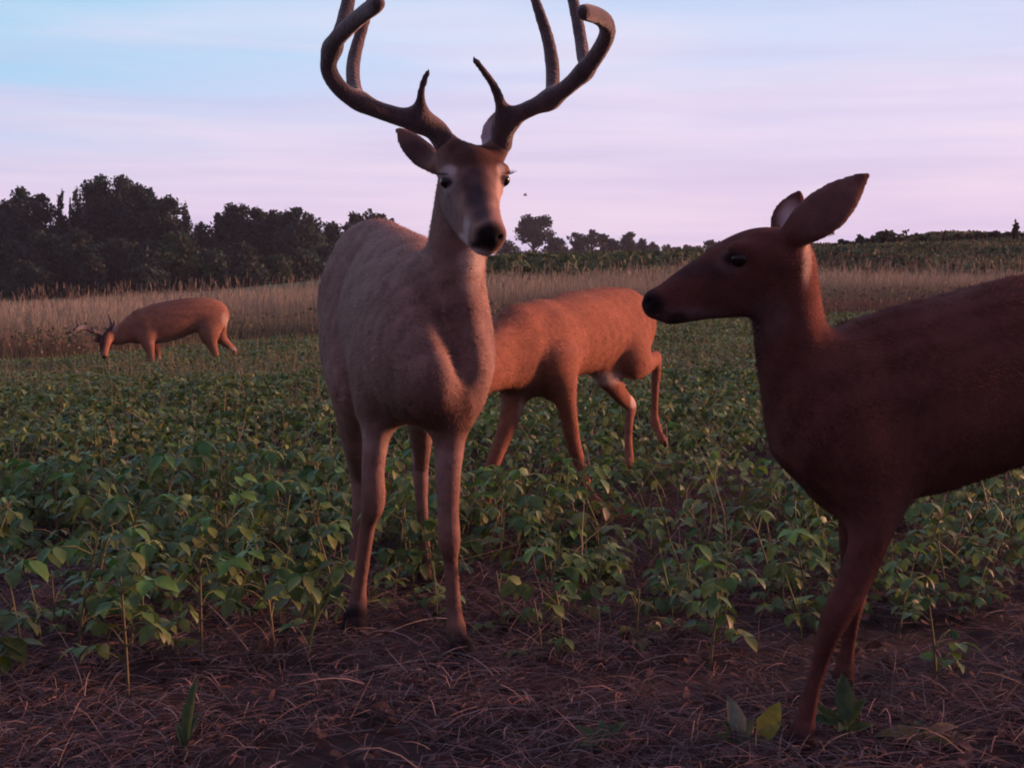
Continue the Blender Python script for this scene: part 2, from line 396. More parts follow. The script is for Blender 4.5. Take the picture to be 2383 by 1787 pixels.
def fur(V, Q, Nn, C, flow, n, length, width, skip=None):
    """short hairs lying along the coat, shaded with the normal of the skin below"""
    a = np.linalg.norm(np.cross(V[Q[:, 2]] - V[Q[:, 0]], V[Q[:, 3]] - V[Q[:, 1]]), axis=1)
    if skip is not None: a = a * skip(V[Q].mean(1))
    f = rng.choice(len(Q), n, p=a / a.sum()); r = rng.random((n, 2, 1))
    mix = lambda X: (X[Q[f, 0]] * (1 - r[:, 0]) + X[Q[f, 1]] * r[:, 0]) * (1 - r[:, 1]) + (X[Q[f, 3]] * (1 - r[:, 0]) + X[Q[f, 2]] * r[:, 0]) * r[:, 1]
    p, nn, c = mix(V), unit(mix(Nn)), mix(C)
    fl = flow(p)
    cl = np.stack([np.sin(p @ np.array(w) * f_ + ph) for w, f_, ph in (((.8, .5, .3), 95, 0), ((-.4, .9, .5), 110, 1), ((.3, -.6, .8), 100, 2))], -1)
    big = np.sin(p @ np.array((.7, .2, .9)) * 19 + 2 * np.sin(p @ np.array((-.3, .8, .6)) * 13)) + np.sin(p @ np.array((-.5, .6, .7)) * 31)
    c = c * (1 + .075 * big + .10 * cl[:, 0] * cl[:, 1])[:, None]
    fl = unit(unit(fl) - (unit(fl) * nn).sum(1, keepdims=True) * nn + cl * .22 + rng.normal(size=p.shape) * .16)
    L = length(p) * rng.uniform(.6, 1.25, n); lift = rng.uniform(.12, .42, n)[:, None]
    d = unit(fl + nn * lift); side = unit(np.cross(d, nn)) * (width * rng.uniform(.7, 1.2, n))[:, None]
    tip = p + d * L[:, None] - nn * (L * .12)[:, None]
    v = np.stack([p - side - nn * .002, p + side - nn * .002, tip], 1).reshape(-1, 3)
    c = c * rng.uniform(.72, 1.28, (n, 1)); g = Geo()
    nr = unit(nn + rng.normal(size=nn.shape) * .18 + d * .15)
    g.add(v, None, np.arange(3 * n).reshape(-1, 3), np.repeat(c, 3, 0), np.repeat(nr, 3, 0)); return g
def S(px, py, d, a, b=None): return (*P(px, py, d), a, a if b is None else b)
def build_body(sk, base, coat, spots, root, furspec=None, mat=None):
    V, Q, Nn = sk.surface(); C = paint(V, coat, spots)
    g = Geo(); g.add(V - base, Q, None, C); o = g.build('body', mat or M_COAT, root)
    if furspec:
        n, flow, length, width, skip = furspec
        fg = fur(V, Q, Nn, C, flow, n, length, width, skip)
        fg.v = [x - base.astype(np.float32) for x in fg.v]
        fg.build('fur', M_FUR, root)
    return V
def antler(chains, base, root, col, tipcol, h=.006, name='antler'):
    sk = Sculpt(h)
    for st, k in chains: sk.chain(st, (0, 1, 0), k, 5)
    V, Q, Nn = sk.surface(); z = (V[:, 2] - V[:, 2].min()) / np.ptp(V[:, 2])
    g = Geo(); g.add(V - base, Q, None, np.asarray(col) * (1 - z[:, None]) + np.asarray(tipcol) * z[:, None])
    return g.build(name, M_VELVET, root)
def eyeball(ctr, r, base, root, look, col=(.012, .008, .008)):
    """a dark glossy ball, slightly longer along the lids"""
    g = Geo(); th, ph = np.meshgrid(np.linspace(0, math.pi, 13), np.linspace(0, 2 * math.pi, 20, endpoint=False), indexing='ij')
    v = np.stack([np.sin(th) * np.cos(ph), np.sin(th) * np.sin(ph) * .95, np.cos(th)], -1).reshape(-1, 3) * r + ctr - base
    i, j = np.meshgrid(np.arange(12), np.arange(20), indexing='ij')
    q = np.stack([i * 20 + j, (i + 1) * 20 + j, (i + 1) * 20 + (j + 1) % 20, i * 20 + (j + 1) % 20], -1).reshape(-1, 4)
    g.add(v, q, None, col); return g.build('eye', M_EYE, root)
def eyelashes(ctr, out, base, root, n=14, L=.02):
    g = Geo(); s = unit(np.cross(out, (0, 0, 1.))); b = ctr + s * np.linspace(-.012, .012, n)[:, None] + np.array((0, 0, .007))
    d = unit(out + s * np.linspace(-.7, .7, n)[:, None] + np.array((0, 0, .12)) + rng.normal(size=(n, 3)) * .12)
    strands(g, b - base, d, L * rng.uniform(.6, 1.1, n), .0016, np.tile((0, 0, .15), (n, 1)), (.015, .01, .012)); g.build('eyelashes', M_FUR, root)
def hoof(sk, px, py, d, fw, lat, r=.017, lift=0.0):
    """two pointed toes side by side and the dewclaws above them"""
    p = P(px, py, d) + np.array((0, 0, lift)); fw = unit(np.array((fw[0], fw[1], 0.)))
    for s in (-1, 1):
        o = lat * s * r * .58
        sk.chain([(*(p + o + np.array((0, 0, r * 1.5)) - fw * r * .3), r * .5, r * .7), (*(p + o + fw * r * .7), r * .52, r * .75), (*(p + o * 1.15 + fw * r * 1.45 - np.array((0, 0, r * .55))), r * .3, r * .35)], lat, .006)
        sk.blob(p + o * 1.1 - fw * r * 1.1 + np.array((0, 0, r * 2.6)), (r * .3, r * .3, r * .45), .006, (0, 0, 1), lat)
def spot(px, py, d, rx, ry, col, amt, dep=.05): return (P(px, py, d), (rx * d / F, dep, ry * d / F), col, amt)
WHITE, CREAM, DARK, NOSE, HOOF = (.50, .43, .38), (.40, .31, .25), (.07, .045, .045), (.012, .010, .012), (.025, .02, .02)

# ---- the big velvet buck, facing the camera
def big_buck():
    base = P(985, 1400, 3.35); base[2] = float(ground_z(base[0], base[1]))
    root = empty('deer_buck', base)
    tag(root, 'large buck with tall velvet antlers standing and facing the camera', 'deer', 'deer in the bean field')
    Fw = unit(np.array((.25, -.97, 0))); Lt = np.array((.97, .25, 0.))
    Hf = unit(P(1135, 550, 2.87) - P(1075, 385, 3.10)); HL = unit(np.array((.92, .36, -.03)))
    sk = Sculpt(.0055)
    sk.chain([S(1020, 860, 3.08, .10, .10), S(980, 800, 3.20, .132, .185), S(948, 752, 3.5, .165, .212), S(912, 694, 3.78, .135, .188), S(870, 655, 4.02, .130, .172), S(858, 650, 4.18, .09, .11)], Lt, .05)
    # neck
    sk.chain([S(1072, 455, 3.14, .055, .06), S(1066, 545, 3.16, .062, .075), S(1060, 640, 3.17, .064, .092), S(1054, 730, 3.16, .073, .112), S(1035, 830, 3.15, .090, .13)], Lt, .06)
    sk.blob(P(1080, 845, 3.17), (.042, .08, .12), .05, (0, .15, 1), Lt)                 # near shoulder points
    sk.blob(P(893, 850, 3.32), (.05, .085, .13), .06, (0, .15, 1), Lt)
    sk.blob(P(1010, 930, 3.10), (.07, .07, .055), .05, (0, 0, 1), Lt)                     # brisket
    sk.blob(P(1070, 838, 3.03), (.012, .020, .065), .085, (-.3, 0, 1), Lt, True)       # hollow between neck and shoulder
    sk.blob(P(838, 720, 3.72), (.03, .05, .14), .06, (0, .1, 1), Lt, True)               # flank in front of the haunch
    # head: skull, cheeks, muzzle, lower jaw
    sk.chain([S(1080, 392, 3.12, .060, .055), S(1100, 415, 3.05, .066, .062), S(1106, 462, 3.0, .052, .056), S(1120, 508, 2.94, .039, .042), S(1138, 545, 2.885, .035, .034)], HL, .02)
    sk.chain([S(1062, 455, 3.09, .042, .05), S(1085, 515, 3.02, .032, .036), S(1118, 566, 2.93, .024, .02), S(1130, 575, 2.90, .02, .016)], HL, .025)
    sk.blob(P(1139, 545, 2.872), (.033, .024, .024), .010, Hf, HL)
    hoof(sk, 824, 1480, 3.2, Fw, Lt); hoof(sk, 1079, 1554, 2.95, Fw, Lt, .018); hoof(sk, 806, 1420, 3.68, Fw, Lt); hoof(sk, 1001, 1397, 3.76, Fw, Lt)                        # nose pad
    for px, py, d in ((1120, 551, 2.845), (1159, 547, 2.868)): sk.blob(P(px, py, d), (.007, .006, .012), .008, Hf, HL, True)
    for px, py, d in ((1044, 402, 3.015), (1166, 397, 3.05)): sk.blob(P(px, py, d), (.02, .016, .016), .02, Hf, HL)   # brows
    # pedicles
    sk.chain([S(1058, 372, 3.10, .026), S(1036, 330, 3.10, .024)], Lt, .03); sk.chain([S(1146, 368, 3.12, .026), S(1168, 325, 3.12, .024)], Lt, .03)
    # ears
    eL = [S(1012, 385, 3.13, .020, .018), S(986, 362, 3.15, .030, .013), S(955, 332, 3.16, .027, .010), S(936, 312, 3.165, .015, .008), S(926, 302, 3.165, .007, .006)]
    sk.chain(eL, (-.55, -.3, -.75), .012); sk.blob(P(966, 350, 3.128), (.020, .007, .045), .008, P(926, 302, 3.165) - P(1000, 378, 3.14), (-.55, -.3, -.75), True)
    eR = [S(1152, 365, 3.17, .020, .018), S(1150, 335, 3.20, .030, .012), S(1150, 305, 3.21, .028, .010), S(1156, 278, 3.215, .018, .008), S(1162, 262, 3.215, .008, .006)]
    sk.chain(eR, (1, .2, 0), .012); sk.blob(P(1149, 315, 3.178), (.020, .008, .045), .008, P(1146, 256, 3.21) - P(1148, 350, 3.19), (1, .2, 0), True)
    # fore legs
    sk.chain([S(885, 850, 3.32, .055, .085), S(876, 930, 3.30, .046, .062), S(876, 1000, 3.27, .033, .042), S(868, 1090, 3.25, .0265, .031), S(869, 1168, 3.225, .027, .031), S(857, 1215, 3.245, .019, .022),
              S(847, 1290, 3.26, .0155, .0175), S(838, 1355, 3.265, .0155, .018), S(833, 1405, 3.255, .0205, .022), S(828, 1448, 3.235, .018, .019), S(826, 1476, 3.215, .021, .025)], Lt, .05)
    sk.chain([S(1062, 850, 3.14, .045, .08), S(1054, 935, 3.12, .042, .060), S(1047, 1010, 3.10, .036, .043), S(1043, 1100, 3.07, .028, .032), S(1043, 1185, 3.05, .0235, .026), S(1045, 1258, 3.025, .0245, .028), S(1048, 1300, 3.04, .0165, .02),
              S(1053, 1370, 3.04, .0155, .0175), S(1058, 1430, 3.035, .017, .019), S(1062, 1468, 3.02, .022, .023), S(1071, 1512, 2.995, .0185, .02), S(1078, 1548, 2.965, .022, .026)], Lt, .05)
    # hind legs: thigh, stifle, hock, cannon
    sk.chain([S(806, 690, 3.98, .075, .15), S(804, 800, 3.88, .068, .13), S(812, 910, 3.78, .05, .085), S(822, 1010, 3.84, .036, .05), S(833, 1095, 3.93, .026, .034), S(836, 1135, 3.94, .023, .031),
              S(834, 1200, 3.88, .0175, .021), S(826, 1290, 3.82, .0165, .019), S(817, 1360, 3.76, .0215, .023), S(810, 1395, 3.72, .0175, .019), S(806, 1418, 3.69, .023, .026)], Lt, .05)
    sk.chain([S(945, 720, 4.0, .07, .13), S(962, 830, 3.9, .06, .11), S(975, 930, 3.84, .045, .07), S(980, 1010, 3.90, .032, .042), S(979, 1075, 3.97, .023, .034), S(979, 1105, 3.97, .021, .028),
              S(982, 1180, 3.92, .0165, .02), S(987, 1260, 3.88, .0155, .018), S(991, 1330, 3.84, .0195, .022), S(997, 1368, 3.80, .017, .019), S(1001, 1395, 3.77, .022, .025)], Lt, .05)
    sk.blob(P(862, 640, 4.25), (.05, .04, .12), .04, (0, .25, -1), Lt)                     # tail
    sk.blob(P(950, 960, 3.7), (.025, .05, .025), .04, (0, 0, 1), Lt)                      # sheath
    rp = lambda m: m
    spots = [
        (P(930, 975, 3.55), (.13, .45, .07), CREAM, .9),                                  # belly
        (P(1010, 960, 3.1), (.13, .14, .10), (.14, .07, .052), .8), (P(890, 960, 3.25), (.06, .12, .09), (.15, .085, .068), .7),
        (P(860, 1290, 3.25), (.06, .14, .26), (.16, .085, .062), .75), (P(1055, 1340, 3.03), (.06, .14, .26), (.16, .085, .062), .75), (P(825, 1260, 3.83), (.07, .14, .26), (.15, .085, .065), .75), (P(990, 1230, 3.86), (.06, .14, .28), (.16, .085, .062), .75),
        (P(1035, 700, 3.06), (.07, .10, .17), (.18, .11, .09), .55),
        spot(1104, 608, 3.06, 46, 40, WHITE, .7, .1), spot(1095, 650, 3.08, 30, 40, CREAM, .4, .1),
        spot(1108, 372, 3.06, 90, 62, (.07, .034, .026), 1, .12), spot(1075, 345, 3.08, 40, 26, (.07, .038, .03), .8, .1),
        spot(1106, 430, 2.98, 44, 44, (.075, .05, .05), .9, .08), spot(1114, 470, 2.95, 36, 46, (.055, .045, .052), .95, .07), spot(1124, 508, 2.92, 30, 34, (.05, .042, .05), .95, .06),
        spot(1060, 472, 3.03, 44, 66, (.185, .145, .145), .75, .08), spot(1040, 462, 3.06, 16, 22, (.30, .25, .24), .5),
        spot(1040, 424, 3.01, 38, 30, (.40, .35, .34), .75), spot(1050, 402, 3.02, 26, 18, (.52, .46, .45), .9), spot(1164, 400, 3.04, 14, 20, (.40, .33, .30), .8),
        spot(1164, 462, 3.0, 16, 62, (.42, .32, .27), .8), spot(1150, 500, 2.96, 10, 34, (.45, .36, .33), .8),
        spot(1040, 426, 3.0, 19, 13, (.03, .022, .024), 1), spot(1172, 420, 3.03, 12, 17, (.03, .022, .024), 1),
        spot(1093, 528, 2.94, 17, 34, (.52, .46, .46), .95), spot(1082, 558, 2.96, 30, 18, (.50, .44, .42), .9), spot(1112, 592, 2.9, 40, 16, (.6, .55, .52), .95), spot(1150, 594, 2.89, 24, 10, WHITE, .9),
        spot(1139, 549, 2.862, 39, 37, NOSE, 1.0, .05), spot(1112, 568, 2.89, 20, 12, NOSE, .9),
        spot(960, 350, 3.125, 50, 50, (.085, .06, .058), .8, .06), spot(1134, 305, 3.17, 46, 72, (.42, .38, .44), .95, .045),
        (P(870, 640, 4.2), (.06, .1, .12), (.13, .07, .05), .3),
        (P(900, 1010, 3.33), (.016, .06, .12), (.42, .30, .24), .75), (P(955, 1060, 3.95), (.018, .05, .03), (.5, .44, .42), .8),  # inner foreleg strip has its sunlight painted in; hock tuft is pale hair
        (P(824, 1476, 3.18), (.09, .15, .085), HOOF, 1), (P(1080, 1552, 2.93), (.09, .15, .085), HOOF, 1), (P(806, 1430, 3.66), (.09, .15, .085), HOOF, 1), (P(1002, 1408, 3.74), (.09, .15, .085), HOOF, 1)]
    ztop = P(1000, 395, 3.12)[2]
    head_c = P(1105, 450, 3.0)
    def flow(p):
        f = np.tile(-Fw * .8 + np.array((0, 0, -.75)), (len(p), 1))
        f[p[:, 2] < .55] = (0, 0.1, -1)
        w = (1 - sstep(.13, .2, np.linalg.norm(p - head_c, axis=1)))[:, None]
        return f * (1 - w) + (-Hf + np.array((0, .3, 0))) * w
    def length(p):
        w = 1 - sstep(.12, .22, np.linalg.norm(p - head_c, axis=1)); l = np.where(p[:, 2] < .5, .008, .013) * (1 - w) + .0065 * w
        return np.where(p[:, 2] > ztop, .0045, l)
    nose = P(1139, 555, 2.865)
    skip = lambda m: (np.linalg.norm(m - nose, axis=1) > .04).astype(float)
    build_body(sk, base, (.255, .165, .140), spots, root, (230000, flow, length, .0011, skip))
    c0, c1 = (.088, .060, .058), (.082, .062, .066)
    antler([([S(1038, 338, 3.10, .025), S(1016, 305, 3.09, .025), S(985, 287, 3.07, .024), S(915, 268, 3.04, .0195), S(852, 245, 3.01, .0185), S(800, 215, 2.99, .018), S(768, 172, 2.97, .018), S(766, 135, 2.95, .0175),
                   S(782, 95, 2.91, .0175), S(810, 64, 2.86, .0172), S(846, 33, 2.79, .0165), S(872, 14, 2.73, .0165), S(880, 8, 2.71, .014)], .01),
            ([S(975, 280, 3.07, .016), S(979, 250, 3.05, .0125), S(980, 215, 3.03, .0085), S(988, 186, 3.02, .0078), S(996, 168, 3.01, .0065)], .03),
            ([S(836, 232, 3.02, .014), S(823, 195, 3.07, .0155), S(822, 150, 3.11, .0155), S(833, 100, 3.14, .014), S(850, 45, 3.16, .012), S(868, -15, 3.17, .010), S(885, -70, 3.17, .006)], .03),
            ([S(776, 110, 2.94, .013), S(797, 60, 2.98, .0155), S(808, 15, 3.01, .015), S(820, -40, 3.03, .013), S(838, -110, 3.04, .010), S(850, -150, 3.04, .006)], .03)], base, root, c0, c1)
    antler([([S(1166, 335, 3.12, .025), S(1171, 300, 3.10, .024), S(1190, 280, 3.08, .022), S(1215, 262, 3.06, .0185), S(1270, 236, 3.03, .0185), S(1318, 205, 3.0, .018), S(1362, 163, 2.97, .018), S(1394, 120, 2.94, .0175),
                   S(1413, 80, 2.90, .0172), S(1408, 52, 2.86, .017), S(1388, 37, 2.81, .017), S(1366, 30, 2.76, .0165), S(1358, 29, 2.74, .015)], .01),
            ([S(1170, 295, 3.09, .016), S(1166, 250, 3.06, .0125), S(1156, 215, 3.04, .0105), S(1138, 183, 3.02, .0085), S(1117, 155, 3.0, .0078), S(1103, 138, 2.99, .0065)], .03),
            ([S(1282, 235, 3.03, .013), S(1286, 200, 3.07, .0155), S(1285, 150, 3.10, .0155), S(1275, 92, 3.12, .014), S(1257, 35, 3.13, .0125), S(1238, -20, 3.14, .010), S(1215, -75, 3.14, .006)], .03),
            ([S(1364, 165, 2.99, .013), S(1357, 130, 3.03, .0145), S(1351, 90, 3.06, .014), S(1343, 45, 3.08, .0135), S(1333, 0, 3.1, .0125), S(1320, -55, 3.11, .010), S(1308, -110, 3.11, .006)], .03)], base, root, c0, c1)
    e1, e2 = P(1041, 423, 3.013), P(1171, 419, 3.052)
    eyeball(e1, .0155, base, root, None); eyeball(e2, .0145, base, root, None)
    eyelashes(P(1036, 415, 3.0), unit(np.array((-.8, -.6, .1))), base, root, L=.018); eyelashes(P(1180, 414, 3.05), unit(np.array((.95, -.3, .15))), base, root, L=.02)
big_buck()

# ---- the doe in the right foreground, head in profile
def near_doe():
    base = P(1990, 1700, 2.6); base[2] = float(ground_z(base[0], base[1]))
    root = empty('deer_doe', base)
    tag(root, 'shade-darkened red-brown doe in profile with large upright ears, cut off by the right edge', 'deer', 'deer in the bean field')
    Fw = unit(np.array((-.96, -.28, 0))); Lt = unit(np.array((.28, -.96, 0.))); HL = np.array((.05, -1., 0))
    sk = Sculpt(.0052)
    sk.chain([S(1945, 1000, 2.46, .085, .10), S(2005, 960, 2.52, .118, .158), S(2110, 936, 2.56, .145, .174), S(2240, 900, 2.60, .150, .172), S(2383, 858, 2.64, .150, .173), S(2520, 835, 2.68, .14, .162), S(2640, 815, 2.72, .115, .136), S(2710, 800, 2.74, .08, .10)], Lt, .05)
    sk.chain([S(1815, 625, 2.43, .05, .062), S(1828, 700, 2.44, .050, .062), S(1842, 790, 2.45, .055, .066), S(1868, 880, 2.46, .065, .078), S(1915, 985, 2.47, .085, .10)], Lt, .06)
    sk.blob(P(1985, 1010, 2.45), (.05, .085, .14), .06, (-.1, .0, 1), Lt)
    sk.blob(P(1965, 1110, 2.48), (.06, .055, .055), .05, (0, 0, 1), Lt)
    # head
    sk.chain([S(1812, 600, 2.43, .055, .052), S(1760, 600, 2.42, .058, .050), S(1705, 625, 2.415, .050, .050), S(1650, 652, 2.41, .038, .043), S(1602, 675, 2.405, .031, .037), S(1560, 697, 2.40, .028, .031), S(1530, 708, 2.397, .026, .025)], HL, .02)
    sk.chain([S(1770, 668, 2.42, .038, .05), S(1700, 688, 2.415, .032, .038), S(1640, 706, 2.41, .024, .028), S(1580, 726, 2.40, .020, .019), S(1560, 733, 2.40, .016, .014)], HL, .022)
    sk.blob(P(1523, 706, 2.395), (.026, .018, .022), .01, (0, 0, 1), HL)
    hoof(sk, 1854, 1788, 2.38, Fw, Lt, .017); hoof(sk, 1950, 1644, 2.71, Fw, Lt, .017)
    for dx in (-.013, .013): sk.blob(P(1510, 700, 2.395) + np.array((0, dx, 0)), (.006, .008, .005), .006, (0, 0, 1), HL, True)
    sk.chain([(*(P(1522, 734, 2.36)), .003, .002), (*(P(1590, 722, 2.372)), .003, .002)], HL, .004)
    for dy in (-.05, .05): sk.blob(P(1712, 582, 2.415) + np.array((0, dy, 0)), (.012, .022, .014), .02, (0, 0, 1), HL)
    # ears: the near one swept up and back, the far one seen from its open side
    eN = [S(1842, 550, 2.385, .022, .020), S(1880, 521, 2.375, .036, .014), S(1926, 487, 2.37, .0395, .011), S(1968, 452, 2.37, .031, .009), S(2000, 423, 2.375, .016, .007), S(2019, 406, 2.38, .005, .005)]
    sk.chain(eN, (.6, .2, -.75), .012)
    eF = [S(1822, 545, 2.475, .022, .018), S(1832, 517, 2.49, .030, .012), S(1843, 490, 2.50, .028, .010), S(1854, 464, 2.505, .016, .008), S(1860, 451, 2.505, .007, .006)]
    sk.chain(eF, (.9, .1, .2), .012); sk.blob(P(1848, 490, 2.478), (.02, .008, .04), .008, P(1860, 451, 2.5) - P(1828, 530, 2.48), (.9, .1, .2), True)
    # fore legs
    sk.chain([S(2035, 1020, 2.48, .05, .10), S(2047, 1120, 2.46, .043, .062), S(2038, 1190, 2.44, .036, .046), S(2015, 1280, 2.42, .028, .034), S(1985, 1360, 2.41, .025, .030), S(1946, 1432, 2.40, .0235, .026), S(1924, 1488, 2.40, .018, .019),
              S(1905, 1552, 2.41, .0135, .0145), S(1886, 1620, 2.41, .0135, .0145), S(1868, 1700, 2.41, .018, .019), S(1861, 1745, 2.40, .0155, .017), S(1856, 1784, 2.385, .019, .022)], Lt, .045)
    sk.chain([S(2015, 1050, 2.66, .045, .08), S(2006, 1140, 2.69, .038, .05), S(1994, 1225, 2.71, .03, .037), S(1990, 1310, 2.72, .025, .029), S(1986, 1385, 2.73, .0235, .026), S(1980, 1435, 2.735, .018, .019), S(1972, 1510, 2.74, .0135, .0145),
              S(1962, 1580, 2.74, .0175, .019), S(1955, 1612, 2.73, .0155, .0165), S(1950, 1642, 2.715, .021, .025)], Lt, .045)
    # hind legs, beyond the frame
    for s_, dx in ((1, .0), (-1, .06)):
        hp = P(2655, 850, 2.72) + Lt * .09 * s_; gz = float(ground_z(hp[0], hp[1]))
        B = -Fw
        pts = [(hp, .07, .13), (hp + Fw * .06 + (0, 0, -.17), .06, .10), (hp + Fw * .02 + (0, 0, -.28), .042, .06), (hp + B * (.10 - dx) + (0, 0, -.40), .024, .034), (hp + B * (.10 - dx) + (0, 0, -.44), .022, .028)]
        f0 = hp + B * (.06 - dx); f0 = np.array((f0[0], f0[1], gz + .1))
        pts += [(f0, .018, .02), (f0 + Fw * .03 + (0, 0, -.07), .021, .024)]
        sk.chain([(*np.asarray(p), a, b) for p, a, b in pts], Lt, .05)
    sk.blob(P(2735, 830, 2.76), (.05, .035, .12), .04, (0, .1, -1), Lt)
    spots = [(P(2220, 1160, 2.6), (.25, .25, .04), (.16, .10, .08), .6),
             (P(1780, 735, 2.42), (.05, .06, .05), (.14, .09, .085), .6), (P(1600, 735, 2.4), (.08, .06, .02), (.16, .12, .12), .5),
             (P(1868, 610, 2.42), (.014, .06, .05), (.5, .36, .28), .85),  # back of the neck: sun rim put into the coat colour
             (P(1640, 630, 2.4), (.09, .05, .02), (.05, .03, .032), .7), (P(1890, 700, 2.44), (.02, .08, .12), (.17, .062, .045), .7), spot(1700, 610, 2.37, 44, 34, (.12, .075, .07), .6, .04), spot(1706, 602, 2.37, 28, 18, (.025, .016, .018), 1, .04), spot(1668, 640, 2.37, 16, 22, (.05, .03, .03), .6, .04),  # the red strip down the nape is painted sunlight too
             
             spot(1518, 706, 2.395, 32, 34, NOSE, 1), (P(1575, 742, 2.39), (.02, .05, .014), (.03, .02, .022), .8),
             (P(1846, 490, 2.475), (.03, .025, .05), (.42, .36, .36), .9), (P(1940, 475, 2.36), (.085, .03, .085), (.185, .11, .10), .8), (P(2012, 412, 2.37), (.02, .03, .02), (.05, .03, .03), .5),
             (P(1855, 1800, 2.37), (.09, .15, .08), HOOF, 1), (P(1950, 1655, 2.70), (.09, .15, .08), HOOF, 1), (P(2735, 830, 2.76), (.1, .1, .15), CREAM, .8)]
    hc = P(1680, 645, 2.41); ztop = P(1850, 540, 2.4)[2]
    def flow(p):
        f = np.tile(-Fw * .8 + np.array((0, 0, -.75)), (len(p), 1)); f[p[:, 2] < .42] = (0, 0, -1)
        w = (1 - sstep(.14, .22, np.linalg.norm(p - hc, axis=1)))[:, None]
        return f * (1 - w) + np.array((1, 0, .25)) * w
    def length(p):
        w = 1 - sstep(.14, .24, np.linalg.norm(p - hc, axis=1)); return np.where(p[:, 2] > ztop, .003, np.where(p[:, 2] < .42, .007, .011) * (1 - w) + .0055 * w)
    nose = P(1510, 703, 2.395)
    build_body(sk, base, (.108, .045, .037), spots, root, (230000, flow, length, .001, lambda m: (np.linalg.norm(m - nose, axis=1) > .03) * 1.0))  # whole coat colour darkened to stand in for shade and vignette
    for dy in (-.048, .048): eyeball(P(1709, 602, 2.415) + np.array((0, dy, 0)), .0145, base, root, None)
    eyelashes(P(1712, 593, 2.36), unit(np.array((.1, -1, .1))), base, root, L=.016)
near_doe()

